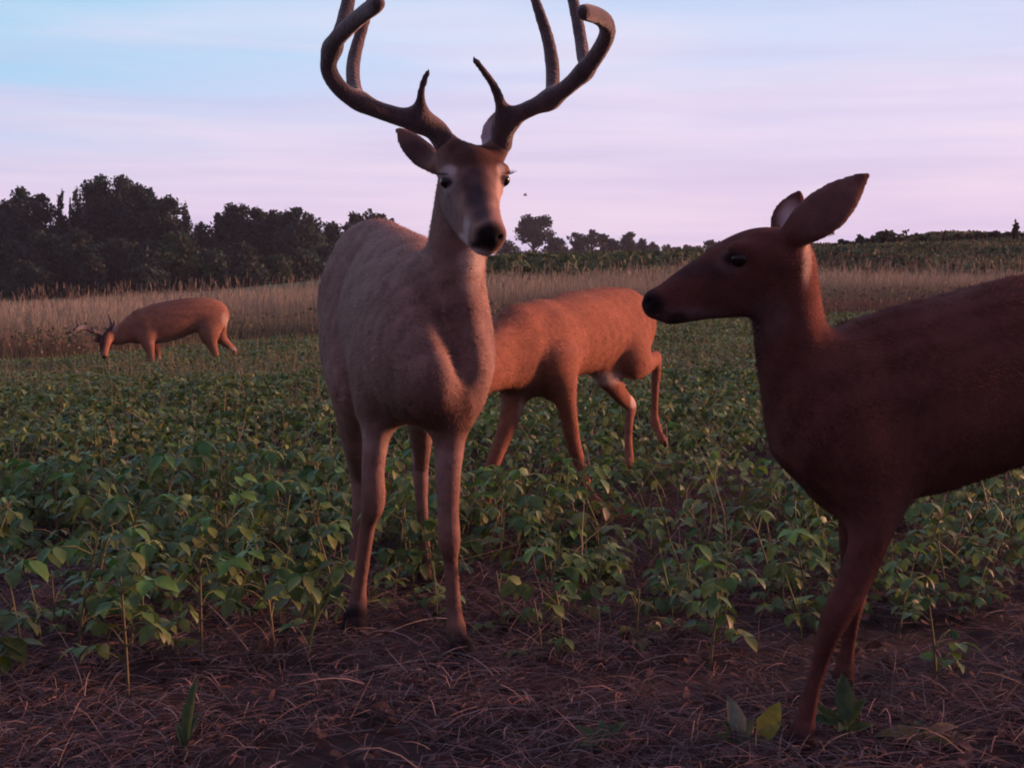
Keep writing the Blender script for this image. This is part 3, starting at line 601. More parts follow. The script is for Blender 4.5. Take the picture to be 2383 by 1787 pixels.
# ---- the doe feeding behind the buck, head down behind him
def walking_doe():
    base = P(1330, 1120, 5.7); base[2] = float(ground_z(base[0], base[1]))
    root = empty('deer_doe', base)
    tag(root, 'reddish-brown deer walking through the beans, head lowered out of sight behind the big buck', 'deer', 'deer in the bean field')
    Fw = unit(np.array((-.56, -.83, 0))); Lt = unit(np.array((.83, -.56, 0.)))
    sk = Sculpt(.0075)
    sk.chain([S(1200, 812, 5.26, .10, .145), S(1238, 812, 5.36, .110, .158), S(1312, 782, 5.6, .142, .164), S(1372, 770, 5.82, .142, .166), S(1422, 752, 6.02, .132, .150), S(1460, 755, 6.18, .12, .14), S(1478, 752, 6.28, .08, .09)], Lt, .05)
    sk.chain([S(1245, 800, 5.38, .09, .14), S(1190, 815, 5.22, .082, .13), S(1145, 842, 5.06, .068, .105), S(1085, 875, 4.90, .06, .078), S(1035, 905, 4.82, .05, .058)], Lt, .09)
    hd = unit(P(1030, 1010, 4.70) - P(1062, 890, 4.82))
    sk.chain([S(1032, 885, 4.82, .055, .058), S(1024, 915, 4.77, .055, .055), S(1018, 940, 4.70, .038, .042), S(1012, 958, 4.63, .03, .03)], (.9, -.3, 0), .02)
    for s_ in (-1, 1):
        e0 = P(1022, 880, 4.83) + np.array((.05 * s_, .0, .02))
        sk.chain([(*e0, .02, .018), (*(e0 + np.array((.06 * s_, .03, .03))), .034, .012), (*(e0 + np.array((.10 * s_, .12, .05))), .01, .007)], (0, -.5, 1), .012)
    sk.blob(P(1296, 845, 5.36), (.04, .085, .13), .10, (0, .1, 1), Lt)
    hoof(sk, 1393, 1197, 5.33, Fw, Lt)
    sk.chain([S(1303, 835, 5.28, .05, .085), S(1312, 885, 5.30, .042, .058), S(1320, 945, 5.33, .034, .04), S(1332, 1020, 5.38, .028, .032), S(1346, 1070, 5.42, .024, .027), S(1358, 1100, 5.42, .018, .02), S(1372, 1140, 5.40, .0155, .017), S(1384, 1172, 5.38, .02, .021), S(1393, 1195, 5.34, .021, .025)], Lt, .05)
    sk.chain([S(1192, 870, 5.32, .05, .08), S(1196, 920, 5.30, .042, .055), S(1182, 985, 5.27, .034, .04), S(1158, 1050, 5.24, .027, .031), S(1144, 1090, 5.23, .0245, .027), S(1138, 1120, 5.24, .018, .02), S(1134, 1165, 5.26, .0155, .017), S(1130, 1195, 5.24, .02, .021), S(1126, 1212, 5.2, .021, .025)], Lt, .05)
    sk.chain([S(1468, 745, 6.12, .075, .13), S(1472, 800, 5.98, .068, .125), S(1477, 838, 5.93, .056, .085), S(1503, 846, 6.05, .034, .042), S(1525, 834, 6.2, .024, .03), S(1527, 850, 6.22, .021, .026), S(1525, 900, 6.22, .0165, .019), S(1523, 960, 6.22, .0165, .019), S(1526, 985, 6.2, .0195, .021), S(1534, 1008, 6.17, .0155, .017), S(1541, 1022, 6.14, .018, .021), S(1549, 1036, 6.11, .009, .011)], Lt, .045)
    sk.chain([S(1410, 780, 6.0, .06, .11), S(1405, 850, 5.88, .052, .085), S(1424, 890, 5.9, .036, .05), S(1450, 925, 6.0, .026, .036), S(1468, 945, 6.08, .022, .03), S(1464, 975, 6.05, .019, .021), S(1462, 1020, 6.02, .0165, .019), S(1464, 1065, 5.98, .02, .022), S(1463, 1085, 5.95, .021, .025)], Lt, .045)
    sk.blob(P(1490, 765, 6.34), (.04, .035, .11), .03, (.1, .1, -1), Lt)
    spots = [(P(1400, 885, 5.75), (.17, .25, .035), (.48, .38, .33), .85), (P(1473, 930, 6.06), (.03, .06, .04), (.62, .52, .5), .8), (P(1447, 845, 5.98), (.03, .1, .05), CREAM, .5),
             (P(1425, 668, 6.05), (.05, .1, .03), (.14, .07, .05), .6), (P(1300, 690, 5.6), (.3, .3, .03), (.2, .10, .07), .45), (P(1502, 790, 6.3), (.03, .1, .12), (.5, .36, .28), .6),
             (P(1250, 905, 5.3), (.14, .14, .05), (.15, .08, .06), .5), (P(1215, 960, 5.25), (.02, .06, .06), CREAM, .5),
             (P(1396, 1203, 5.33), (.05, .06, .03), HOOF, 1), (P(1547, 1036, 6.1), (.03, .06, .02), HOOF, .8), (P(1011, 965, 4.61), (.03, .04, .03), NOSE, 1)]
    def flow(p):
        f = np.tile(-Fw * .8 + np.array((0, 0, -.6)), (len(p), 1)); f[p[:, 2] < .35] = (0, 0, -1); return f
    build_body(sk, base, (.25, .108, .070), spots, root, (130000, flow, lambda p: np.where(p[:, 2] < .35, .008, .015), .0016, None))
walking_doe()

# ---- the small buck grazing far left
def grazing_buck():
    D = 14.5
    base = P(400, 870, D); base[2] = float(ground_z(base[0], base[1]))
    root = empty('deer_buck', base)
    tag(root, 'small tan buck with thin antlers grazing at the far edge of the beans', 'deer', 'deer in the bean field')
    Fw = unit(np.array((-.93, -.36, 0))); Lt = unit(np.array((.36, -.93, 0.))); d = lambda px: D + (px - 400) * .0017
    T = lambda px, py, a, b=None, o=0.0: S(px, py, d(px) + o, a, b)
    sk = Sculpt(.011)
    sk.chain([T(318, 768, .10, .14), T(345, 758, .13, .19), T(395, 747, .145, .205), T(440, 735, .14, .182), T(480, 732, .13, .172), T(506, 732, .11, .14), T(515, 730, .07, .09)], Lt, .06)
    sk.chain([T(330, 755, .11, .14), T(300, 770, .085, .115), T(276, 783, .07, .085), T(258, 785, .06, .07)], Lt, .06)
    sk.chain([T(255, 782, .06, .06, -.05), T(245, 795, .058, .058, -.12), T(243, 812, .042, .045, -.2), T(243, 828, .033, .033, -.26)], (.8, -.5, 0), .02)
    sk.chain([T(262, 775, .02, .02), T(270, 765, .04, .014), T(275, 755, .012, .01)], (.2, .2, 1), .015)
    sk.chain([T(236, 783, .02, .02, -.1), T(226, 790, .035, .014, -.1), T(217, 793, .012, .01, -.1)], (0, .3, 1), .015)
    sk.chain([T(338, 780, .055, .09, -.08), T(346, 805, .04, .06, -.12), T(351, 825, .03, .036, -.13), T(353, 845, .026, .03, -.13), T(353, 870, .017, .018, -.13)], Lt, .05)
    sk.chain([T(350, 785, .05, .08, .1), T(362, 810, .036, .05, .12), T(367, 830, .028, .032, .12), T(369, 850, .02, .022, .12), T(369, 866, .017, .018, .12)], Lt, .05)
    sk.chain([T(492, 745, .07, .14, -.06), T(487, 775, .06, .11, -.1), T(492, 800, .042, .06, -.1), T(502, 825, .026, .034, -.1), T(503, 845, .019, .022, -.1), T(498, 872, .018, .02, -.1)], Lt, .05)
    sk.chain([T(505, 750, .06, .11, .06), T(512, 782, .05, .07, .1), T(528, 800, .034, .042, .12), T(544, 814, .024, .03, .14), T(546, 826, .02, .024, .14), T(548, 845, .018, .02, .14), T(552, 866, .018, .02, .14)], Lt, .05)
    sk.blob(P(518, 745, d(518) + .02), (.035, .03, .10), .03, (.1, 0, -1), Lt)
    spots = [(P(526, 742, d(526)), (.035, .2, .10), (.44, .34, .28), .8), (P(400, 795, D - .1), (.25, .25, .04), (.40, .28, .22), .6), (P(368, 845, D), (.03, .2, .08), WHITE, .7), (P(540, 814, D + .3), (.05, .1, .035), (.6, .5, .48), .8),
             (P(238, 800, D - .4), (.075, .25, .17), (.05, .03, .028), .95), (P(254, 806, D - .25), (.03, .2, .10), (.40, .22, .14), .8), (P(243, 834, D - .55), (.05, .2, .03), NOSE, 1), (P(400, 700, D), (.4, .3, .05), (.2, .10, .075), .4),  # face: shaded left plane and sunlit cheek put into the colour
             (P(270, 762, D - .2), (.04, .1, .06), (.5, .36, .32), .6)]
    build_body(sk, base, (.27, .135, .092), spots, root, (24000, lambda p: np.tile(-Fw * .8 + np.array((0, 0, -.6)), (len(p), 1)), lambda p: np.full(len(p), .018), .003, None))
    c = (.05, .036, .035); c2 = (.16, .125, .12)
    antler([([T(249, 776, 0.0270, o=-.05), T(254, 768, 0.0243, o=-.05), T(261, 760, 0.0216, o=-.08), T(267, 752, 0.0175, o=-.14), T(266, 747, 0.0108, o=-.2)], .01), ([T(260, 760, 0.0149, o=-.08), T(257, 744, 0.0121, o=-.1), T(252, 730, 0.0068, o=-.12)], .015),
            ([T(252, 770, 0.0135, o=-.06), T(245, 762, 0.0081, o=-.1)], .015)], base, root, c, c2, .0065)
    antler([([T(235, 781, 0.0270, o=-.1), T(226, 776, 0.0243, o=-.1), T(214, 771, 0.0216, o=-.12), T(197, 764, 0.0203, o=-.14), T(186, 763, 0.0175, o=-.2), T(178, 768, 0.0149, o=-.26), T(170, 777, 0.0081, o=-.3)], .01),
            ([T(186, 763, 0.0149, o=-.2), T(181, 754, 0.0121, o=-.2), T(178, 744, 0.0068, o=-.2)], .015), ([T(218, 773, 0.0135, o=-.12), T(215, 762, 0.0081, o=-.14)], .015)], base, root, c, c2, .0065)
    eyeball(P(252, 800, D - .33), .02, base, root, None)
grazing_buck()

# ------------------------------------------------------------------ soybeans, straw, weeds, tall grass
def in_view(x, y, m=1.12): return np.abs(x) < .361 * y * m + .15
def noise2(x, y, s, seed=0):
    r = np.random.default_rng(seed); v = np.zeros_like(x)
    for k in range(7):
        a, p = r.uniform(0, 2 * math.pi, 2); f = s * r.uniform(.5, 1.8)
        v += np.sin((x * math.cos(a) + y * math.sin(a)) * f + p)
    return v / 3.7
def leafcol(n, yellow=.06):
    c = np.array((.094, .168, .046)) * rng.uniform(.5, 1.45, (n, 1)); c[:, 0] *= rng.uniform(.7, 1.35, n); c[:, 2] *= rng.uniform(.7, 1.6, n)
    k = rng.random(n) < yellow; c[k] = np.array((.17, .16, .05)) * rng.uniform(.6, 1.2, (k.sum(), 1)); return c
def trifoliate(gl, gs, top, stalk_dir, size, col, petiole):
    """petiole with three leaflets at its end"""
    e = top + stalk_dir * petiole
    tube(gs, [top, top + stalk_dir * petiole * .5 + (0, 0, .01), e], [.0018, .0015, .0012], 4, col=(.13, .15, .06))
    h = unit(np.array((stalk_dir[0], stalk_dir[1], 0)) + rng.normal(size=3) * .05)
    droop = rng.uniform(-.75, -.05); s = np.array((-h[1], h[0], 0))
    F_ = [h + (0, 0, droop), h * .15 + s + (0, 0, droop + rng.normal() * .2), h * .15 - s + (0, 0, droop + rng.normal() * .2)]
    up = np.array((0, 0, 1.)) + rng.normal(size=(3, 3)) * .25
    pos = np.array([e + h * size * .3, e, e])
    leaves(gl, pos, np.array(F_), up, size * np.array((1.1, 1, 1)), np.tile(col, (3, 1)) * rng.uniform(.85, 1.15, (3, 1)), curl=rng.uniform(0, .35, 3))
def plant_meshes(h, nleaf, size, seed, yellow=.06, lean=.15):
    global rng
    old = rng; rng = np.random.default_rng(seed)
    gl, gs = Geo(), Geo()
    lx, ly = rng.normal(size=2) * lean * h
    pts = np.array([(0, 0, -.03), (lx * .3, ly * .3, h * .4), (lx, ly, h)]); pts = catmull(pts, 4)
    tube(gs, pts, np.linspace(.004, .002, len(pts)), 5, col=(.14, .13, .07) if rng.random() < .6 else (.12, .16, .06))
    for k in range(nleaf):
        t = rng.uniform(.3, 1); p = pts[min(int(t * (len(pts) - 1)), len(pts) - 1)]
        a = rng.uniform(0, 2 * math.pi); el = rng.uniform(.1, .95)
        d = unit(np.array((math.cos(a), math.sin(a), el))); trifoliate(gl, gs, p, d, size * rng.uniform(.7, 1.15), leafcol(1, yellow)[0], rng.uniform(.05, .14) * (h / .4) ** .5)
    mf, ms = gl.mesh('foliage', M_LEAF), gs.mesh('stem', M_STEM); rng = old
    return mf, ms
def place_plant(meshes, x, y, rz, sc_, label, group, name='soybean_plant', cat='plant'):
    r = empty(name, (x, y, float(ground_z(x, y))), rz); r.scale = (sc_,) * 3
    tag(r, label, cat, group)
    for nm, me in (('foliage', meshes[0]), ('stem', meshes[1])):
        o = bpy.data.objects.new(nm, me); COL.objects.link(o); o.parent = r
    return r
def bean_density(x, y):
    """how thickly the beans stand, 0..1: browsed bare near the camera, closed canopy farther out"""
    a = x / np.maximum(y, .5); r = sstep(-.1, .03, a)
    d = np.interp(y, [2.3, 2.7, 3.4, 4.4, 6.0, 8.5], [0, .045, .12, .30, .58, 1.0]) * (1 - r) + np.interp(y, [2.6, 3.0, 3.8, 5.0, 7.0, 10.5], [0, .06, .13, .23, .42, 1.0]) * r
    walked = np.maximum(np.exp(-(((x - .33) / .30) ** 2 + ((y - 5.0) / .45) ** 2)) * .85, np.exp(-(((x + .17) / .20) ** 4 + ((y - 2.85) / .38) ** 4)) * .97)
    walked = np.maximum(walked, np.exp(-(((x + 3.4) / .85) ** 4 + ((y - 14.1) / .9) ** 4)) * .8)
    return np.clip(d * (1 - walked) * (1 + (1.25 - .95 * d) * noise2(x, y, 3.4, 3) + .35 * (1 - d) * noise2(x, y, 9, 4)), 0, 1)
FIELD_END = lambda x, y: 16.3 + 3.6 * sstep(-.34, -.16, x / np.maximum(y, 1))
def make_beans():
    near = [plant_meshes(h, n, s, 100 + i, .08) for i, (h, n, s) in enumerate([(.17, 7, .040), (.22, 9, .046), (.19, 8, .036), (.26, 12, .050), (.12, 6, .038), (.24, 10, .040), (.15, 6, .048), (.21, 8, .035), (.23, 8, .068)])]
    # individually placed: what stands out in the foreground
    spec = [(1372, 1330, 3.95, 1.0, 8, 'large-leaved soybean plant alone on bare straw right of the buck'),
            (1262, 1575, 3.03, .8, 0, 'small dark-leaved soybean plant in dry straw in front of the buck'),
            (1015, 1360, 3.72, .85, 1, 'soybean sprig growing between the legs of the buck'),
            (540, 1415, 3.42, 1.0, 5, 'soybean plant with drooping pale leaves left of the hind hooves of the buck'),
            (60, 1625, 2.85, .95, 3, 'dark bushy soybean plant at the lower left edge'),
            (1600, 1330, 3.75, .9, 2, 'soybean plant in front of the neck of the foreground doe'),
            (2150, 1300, 3.9, 1.0, 7, 'soybean plant under the belly of the foreground doe'),
            (1120, 1180, 4.9, .9, 3, 'soybean plant covering the near hoof of the deer behind the buck')]
    for px, py, d, s, k, lab in spec:
        p = P(px, py, d); place_plant(near[k], p[0], p[1], random.uniform(0, 6.28), s, lab, None)
    cand = [tuple(P(px, py, d_)[:2]) for px, py, d_ in ((180, 1530, 3.02), (330, 1470, 3.2), (470, 1560, 2.95), (640, 1500, 3.1), (700, 1400, 3.5), (300, 1650, 2.75), (1170, 1460, 3.3), (1480, 1490, 3.15), (1570, 1430, 3.35), (1650, 1560, 2.92), (2090, 1470, 3.25), (2260, 1430, 3.4), (2180, 1600, 2.8), (1340, 1420, 3.4))]
    tries = 0
    while len(cand) < 290 and tries < 60000:
        tries += 1
        y = 2.42 + 2.9 * random.random() ** .72; x = random.uniform(-1, 1) * (.361 * y * 1.1 + .1)
        if random.random() < float(bean_density(np.array(x), np.array(y))) and all((x - c[0]) ** 2 + (y - c[1]) ** 2 > .085 ** 2 for c in cand[-400:]):
            cand.append((x, y))
    for x, y in cand:
        a = x / y; z = 'left' if a < -.13 else ('mid' if a < .09 else 'right')
        lab, grp = {'left': ('soybean plant among the others left of the buck', 'soybean plants left of the buck'),
                    'mid': ('soybean plant standing around and behind the legs of the buck', 'soybean plants around the legs of the buck'),
                    'right': ('soybean plant between the buck and the foreground doe or under that doe', 'soybean plants by the foreground doe')}[z]
        place_plant(near[random.randrange(8)], x, y, random.uniform(0, 6.28), random.uniform(.75, 1.2) * (.85 + .2 * sstep(3, 5, y)), lab, grp)
    # the rest of the field: a closed canopy nobody could count
    g = Geo(); n = 360000
    y = np.sqrt(rng.uniform(4.2 ** 2, 21.5 ** 2, n)); x = rng.uniform(-1, 1, n) * (.361 * y * 1.15 + .6)
    k = (y < FIELD_END(x, y) + .5 * noise2(x, y, 1.5, 5)) & (rng.random(n) < bean_density(x, y) * sstep(4.2, 6.2, y)); x, y = x[k], y[k]; n = len(x)
    hh = .165 + .030 * noise2(x, y, 3.2, 8) + .045 * noise2(x, y, 8, 9) * sstep(14, 8, y) - .055 * sstep(9, 13, y); hgt = hh * (1 - .75 * rng.random(n) ** 1.7)
    pos = np.stack([x, y, ground_z(x, y) + hgt], -1)
    a = rng.uniform(0, 2 * math.pi, n); fw = np.stack([np.cos(a), np.sin(a), rng.uniform(-1.1, .25, n)], -1)
    up = np.stack([rng.normal(size=n) * .45, rng.normal(size=n) * .45, np.ones(n)], -1)
    leaves(g, pos, fw, up, rng.uniform(.026, .056, n) * (1 + .3 * sstep(8, 16, y)), leafcol(n, .05), curl=rng.uniform(0, .4, n))
    m = 12000; y = np.sqrt(rng.uniform(5.4 ** 2, 20 ** 2, m)); x = rng.uniform(-1, 1, m) * (.361 * y * 1.15 + .4)
    k = (y < FIELD_END(x, y)) & (rng.random(m) < bean_density(x, y) * sstep(5.4, 6.4, y)); x, y = x[k], y[k]; m = len(x)
    strands(g, np.stack([x, y, ground_z(x, y)], -1), np.stack([rng.normal(size=m) * .2, rng.normal(size=m) * .2, np.ones(m)], -1), rng.uniform(.17, .27, m), .005, rng.normal(size=(m, 3)) * .1, np.array((.16, .15, .08)))
    m = 16000; y = np.sqrt(rng.uniform(3.4 ** 2, 14 ** 2, m)); x = rng.uniform(-1, 1, m) * (.361 * y * 1.15 + .3)
    k = rng.random(m) < .25 + .5 * bean_density(x, y); x, y = x[k], y[k]; m = len(x)
    strands(g, np.stack([x, y, ground_z(x, y) + rng.uniform(0, .12, m)], -1), np.stack([rng.normal(size=m) * .7, rng.normal(size=m) * .7, np.abs(rng.normal(size=m)) + .25], -1), rng.uniform(.08, .24, m), rng.uniform(.002, .004, m), rng.normal(size=(m, 3)) * .25, np.where(rng.random((m, 1)) < .5, np.array((.17, .18, .10)), np.array((.20, .15, .12))) * rng.uniform(.5, 1.4, (m, 1)), 3, .3)
    tag(g.build('soybean_field', M_LEAF), 'closed canopy of green soybean leaves across the field', 'crop', None, 'stuff')
    # stalks, leaf litter and weeds filling the bean rows down to the soil
make_beans()
def make_straw():
    g = Geo()
    def lay(n, y0, y1, L, wd, colr, up=.25, pw=1.0):
        y = y0 + (y1 - y0) * rng.random(n) ** pw; x = rng.uniform(-1, 1, n) * (.361 * y * 1.12 + .15)
        k = rng.random(n) < np.clip(.62 + .75 * noise2(x, y, 5.5, 41) + .3 * noise2(x, y, 14, 43), .06, 1); x, y = x[k], y[k]; n = len(x)
        th = rng.uniform(0, math.pi * 2, n) ; e = np.abs(rng.normal(size=n)) * up
        d = np.stack([np.cos(th), np.sin(th), e], -1)
        col = np.asarray(colr) * rng.uniform(.45, 1.5, (n, 1)); col[:, 0] *= rng.uniform(.85, 1.2, n)
        base = np.stack([x, y, ground_z(x, y) + rng.uniform(0, .035, n)], -1)
        cv = np.where(rng.random(n) < .2, .32, .09); bend = np.stack([rng.normal(size=n) * cv, rng.normal(size=n) * cv, -np.maximum(e, .05) * rng.uniform(.2, 1.0, n)], -1)
        l = L * rng.uniform(.4, 1.5, n)
        strands(g, base, d, l, wd * rng.uniform(.6, 1.5, n), bend, col, 4, .3)
    lay(30000, 2.2, 4.4, .070, .0016, (.150, .122, .130), .3)
    lay(26000, 2.2, 6.5, .085, .0018, (.115, .088, .094), .7)
    lay(8000, 2.2, 5.2, .04, .0035, (.10, .055, .055), .4)
    lay(5200, 2.2, 5.0, .11, .0017, (.22, .18, .178), .9)
    lay(560, 2.2, 4.6, .17, .0022, (.30, .215, .19), 1.2)
    lay(420, 2.2, 4.4, .13, .0020, (.27, .20, .18), 3.0)
    lay(18000, 3.2, 10.0, .13, .0024, (.12, .066, .060), 1.4)
    lay(6000, 3.0, 9.0, .14, .0022, (.17, .14, .09), 2.2)
    n = 2600; y = rng.uniform(2.2, 5.5, n); x = rng.uniform(-1, 1, n) * (.361 * y * 1.12 + .15); a = rng.uniform(0, 6.28, n)
    leaves(g, np.stack([x, y, ground_z(x, y) + rng.uniform(.003, .03, n)], -1), np.stack([np.cos(a), np.sin(a), rng.normal(size=n) * .35], -1), np.stack([rng.normal(size=n) * .6, rng.normal(size=n) * .6, np.ones(n)], -1),
           rng.uniform(.015, .04, n), np.array((.09, .056, .052)) * rng.uniform(.4, 1.6, (n, 1)), curl=rng.uniform(-.5, .9, n))
    tag(g.build('dry_straw', M_DRY), 'tangled dead straw and leaf litter covering the bare ground in front', 'straw', None, 'stuff')
make_straw()
def broad_weed(name, px, py, d, leafs, label, hstem=.03):
    """low weed at the camera: leafs = (azimuth, rise, length, width, colour)"""
    p = P(px, py, d); p[2] = float(ground_z(p[0], p[1])); r = empty(name, p); tag(r, label, 'weed')
    gs = Geo(); tube(gs, [(0, 0, -.02), (0.002, 0, hstem * .5), (0, 0, hstem)], [.004, .0035, .003], 6, (.10, .12, .04)); gs.build('stem', M_STEM, r)
    for az, rise, L, wd, c in leafs:
        g = Geo(); f = np.array([(math.cos(az), math.sin(az), rise)])
        leaves(g, np.array([(0, 0, hstem * random.uniform(.4, 1))]), f, np.array([(-.2 * math.cos(az), -.6, 1.)]), L, c, (1, wd, 1), np.array([.25])); g.build('leaf', M_LEAF, r)
GR1, GR2, YG, PALE = (.06, .10, .03), (.045, .085, .035), (.20, .21, .03), (.15, .17, .12)
broad_weed('broadleaf_weed', 1965, 1760, 2.42, [(2.5, 1.1, .085, .45, GR1), (.6, 1.2, .075, .45, GR1), (3.0, .35, .075, .5, GR2), (1.4, 1.8, .10, .5, GR2), (.1, .5, .06, .5, GR1), (4.4, .5, .05, .6, GR2)], 'low green weed with narrow spreading leaves at the hoof of the foreground doe', .05)
broad_weed('broadleaf_weed', 1722, 1800, 2.405, [(1.9, 2.6, .085, .55, PALE), (.7, 1.9, .06, .55, (.09, .13, .06)), (2.6, 1.6, .05, .6, GR2), (3.6, .7, .05, .7, GR1)], 'grey-green weed with upright pale leaf at the bottom edge', .02)
broad_weed('broadleaf_weed', 1772, 1805, 2.40, [(.75, 1.9, .085, .7, YG), (2.8, .8, .04, .6, GR1)], 'bright yellow-green upright leaf beside the grey-green weed', .02)
broad_weed('broadleaf_weed', 2150, 1790, 2.41, [(3.1, .25, .085, .5, (.20, .17, .07)), (.3, .4, .075, .45, (.24, .18, .10)), (.05, .15, .10, .35, (.20, .15, .10)), (1.6, .7, .06, .5, GR1), (2.4, .5, .06, .6, GR2), (5.5, .3, .06, .5, (.13, .14, .05))], 'sprawling yellowing weed at the bottom right edge', .03)
broad_weed('broadleaf_weed', 1400, 1795, 2.41, [(.5, .8, .06, .5, GR2), (2.6, .9, .06, .5, GR1), (1.5, 1.2, .05, .5, GR2), (4, .5, .05, .6, GR1)], 'small dark weed with pointed leaves at the bottom edge in front of the buck', .03)
broad_weed('broadleaf_weed', 432, 1795, 2.41, [(1.45, 3.2, .13, .22, GR1), (1.2, 1.8, .07, .3, GR2), (2.2, 1.3, .06, .3, GR2)], 'upright green grass-like weed at the bottom edge on the left', .02)
def tall_grass():
    # rank dry grass beyond the beans, reddish weeds at its foot
    g = Geo(); n = 150000
    y = rng.uniform(16.5, 32, n); x = rng.uniform(-1, 1, n) * (.361 * y * 1.15 + 1); a = x / y
    y0 = FIELD_END(x, y) + .5
    k = (y > y0 + .8 * noise2(x, y, .9, 2)) & (y < 31 - 3 * sstep(.1, .3, a)); x, y, a, y0 = x[k], y[k], a[k], y0[k]; n = len(x)
    w_ = y - y0
    tall = .32 + .32 * sstep(1.0, 4.5, w_) + .07 * noise2(x, y, 1.1, 6) - .10 * sstep(.12, .3, a)
    L = tall * rng.uniform(.6, 1.18, n)
    gr = np.clip(.42 * (1 - sstep(1, 5, w_)) + .30 * noise2(x, y, .8, 11) + .22, 0, 1)[:, None]
    red = np.clip(sstep(.1, .25, a) * .6 + .25 + .5 * noise2(x, y, .7, 15), 0, 1)[:, None] * (1 - sstep(1, 5, w_))[:, None]
    col = np.array((.36, .315, .24)) * (1 - gr) + np.array((.10, .125, .055)) * gr
    col = col * (1 - red) + np.array((.17, .085, .065)) * red
    col = col * rng.uniform(.6, 1.35, (n, 1))
    d = np.stack([rng.normal(size=n) * .13, rng.normal(size=n) * .13, np.ones(n)], -1)
    bend = np.stack([rng.normal(size=n) * .16 + .05, rng.normal(size=n) * .12, -rng.uniform(0, .12, n)], -1)
    tip = col * .55 + np.array((.42, .37, .285)) * .45 * (1 - .6 * (1 - sstep(.5, 4, w_))[:, None])
    strands(g, np.stack([x, y, ground_z(x, y)], -1), d, L, rng.uniform(.006, .014, n), bend, col, 3, .35, tip)
    # seed heads rising over the mass
    m = 1500; y = rng.uniform(21, 30, m); x = rng.uniform(-1, 1, m) * (.361 * y * 1.15 + 1); L = rng.uniform(.62, .95, m) - .15 * sstep(.1, .3, x / y)
    b = np.stack([x, y, ground_z(x, y)], -1); d = unit(np.stack([rng.normal(size=m) * .08, rng.normal(size=m) * .08, np.ones(m)], -1))
    strands(g, b, d, L, .006, np.zeros((m, 3)), np.array((.26, .19, .14)) * rng.uniform(.6, 1.2, (m, 1)), 2, .6)
    strands(g, b + d * (L * .93)[:, None], d, .16 * rng.uniform(.5, 1.3, m), .017, np.stack([rng.normal(size=m) * .2, rng.normal(size=m) * .2, -np.abs(rng.normal(size=m)) * .2], -1), np.array((.28, .235, .175)) * rng.uniform(.55, 1.2, (m, 1)), 2, .3)
    # broad weeds among the grass
    w = 26000; y = rng.uniform(16.3, 25, w); x = rng.uniform(-1, 1, w) * (.361 * y * 1.15 + 1); dens = np.clip(.35 + .8 * noise2(x, y, 1.2, 21), 0, 1) * (1 - sstep(1, 5, y - FIELD_END(x, y))) * (y > FIELD_END(x, y))
    k = rng.random(w) < dens; x, y = x[k], y[k]; w = len(x)
    quadcards(g, np.stack([x, y, ground_z(x, y) + .42 * rng.random(w) ** .7], -1), rng.uniform(.03, .065, w), np.where(rng.random((w, 1)) < .6, np.array((.10, .125, .065)), np.array((.17, .125, .095))) * rng.uniform(.5, 1.4, (w, 1)))
    tag(g.build('tall_grass', M_DRY), 'band of tall dry tan grass with reddish weeds beyond the beans', 'grass', None, 'stuff')
tall_grass()
def far_crop():
    g = Geo(); n = 60000
    y = rng.uniform(29, 50, n); a = rng.uniform(.13, .44, n); x = a * y
    k = rng.random(n) < sstep(.14, .2, a); x, y, a = x[k], y[k], a[k]; n = len(x)
    lump = noise2(x, y, .9, 31)
    pos = np.stack([x, y, ground_z(x, y) + .03 + .32 * np.clip(.6 + .45 * lump, .15, 1.2) * rng.random(n) ** .6], -1)
    c = np.array((.085, .125, .065)) * rng.uniform(.55, 1.4, (n, 1)); kk = rng.random(n) < .12; c[kk] = np.array((.16, .12, .08)) * rng.uniform(.6, 1.2, (kk.sum(), 1))
    quadcards(g, pos, rng.uniform(.10, .22, n), c)
    m = 900; y = rng.uniform(30, 40, m); x = rng.uniform(.16, .42, m) * y
    strands(g, np.stack([x, y, ground_z(x, y)], -1), np.stack([rng.normal(size=m) * .1, rng.normal(size=m) * .1, np.ones(m)], -1), rng.uniform(.3, .6, m), .016, rng.normal(size=(m, 3)) * .1, np.array((.16, .12, .08)) * rng.uniform(.5, 1.2, (m, 1)), 2, .4)
    tag(g.build('hillside_crop', M_CROWN), 'leafy green crop and weeds covering the hillside on the right', 'crop', None, 'stuff')
    g = Geo(); n = 40000
    y = rng.uniform(32, 150, n); x = rng.uniform(-.02, .19, n) * y
    quadcards(g, np.stack([x, y, ground_z(x, y) + .3 * rng.random(n)], -1), rng.uniform(.15, .35, n) * (.6 + y / 150), np.array((.060, .095, .045)) * rng.uniform(.6, 1.3, (n, 1)))
    tag(g.build('far_bean_field', M_CROWN), 'strip of green bean field between the dry grass and the distant trees', 'crop', None, 'stuff')
far_crop()

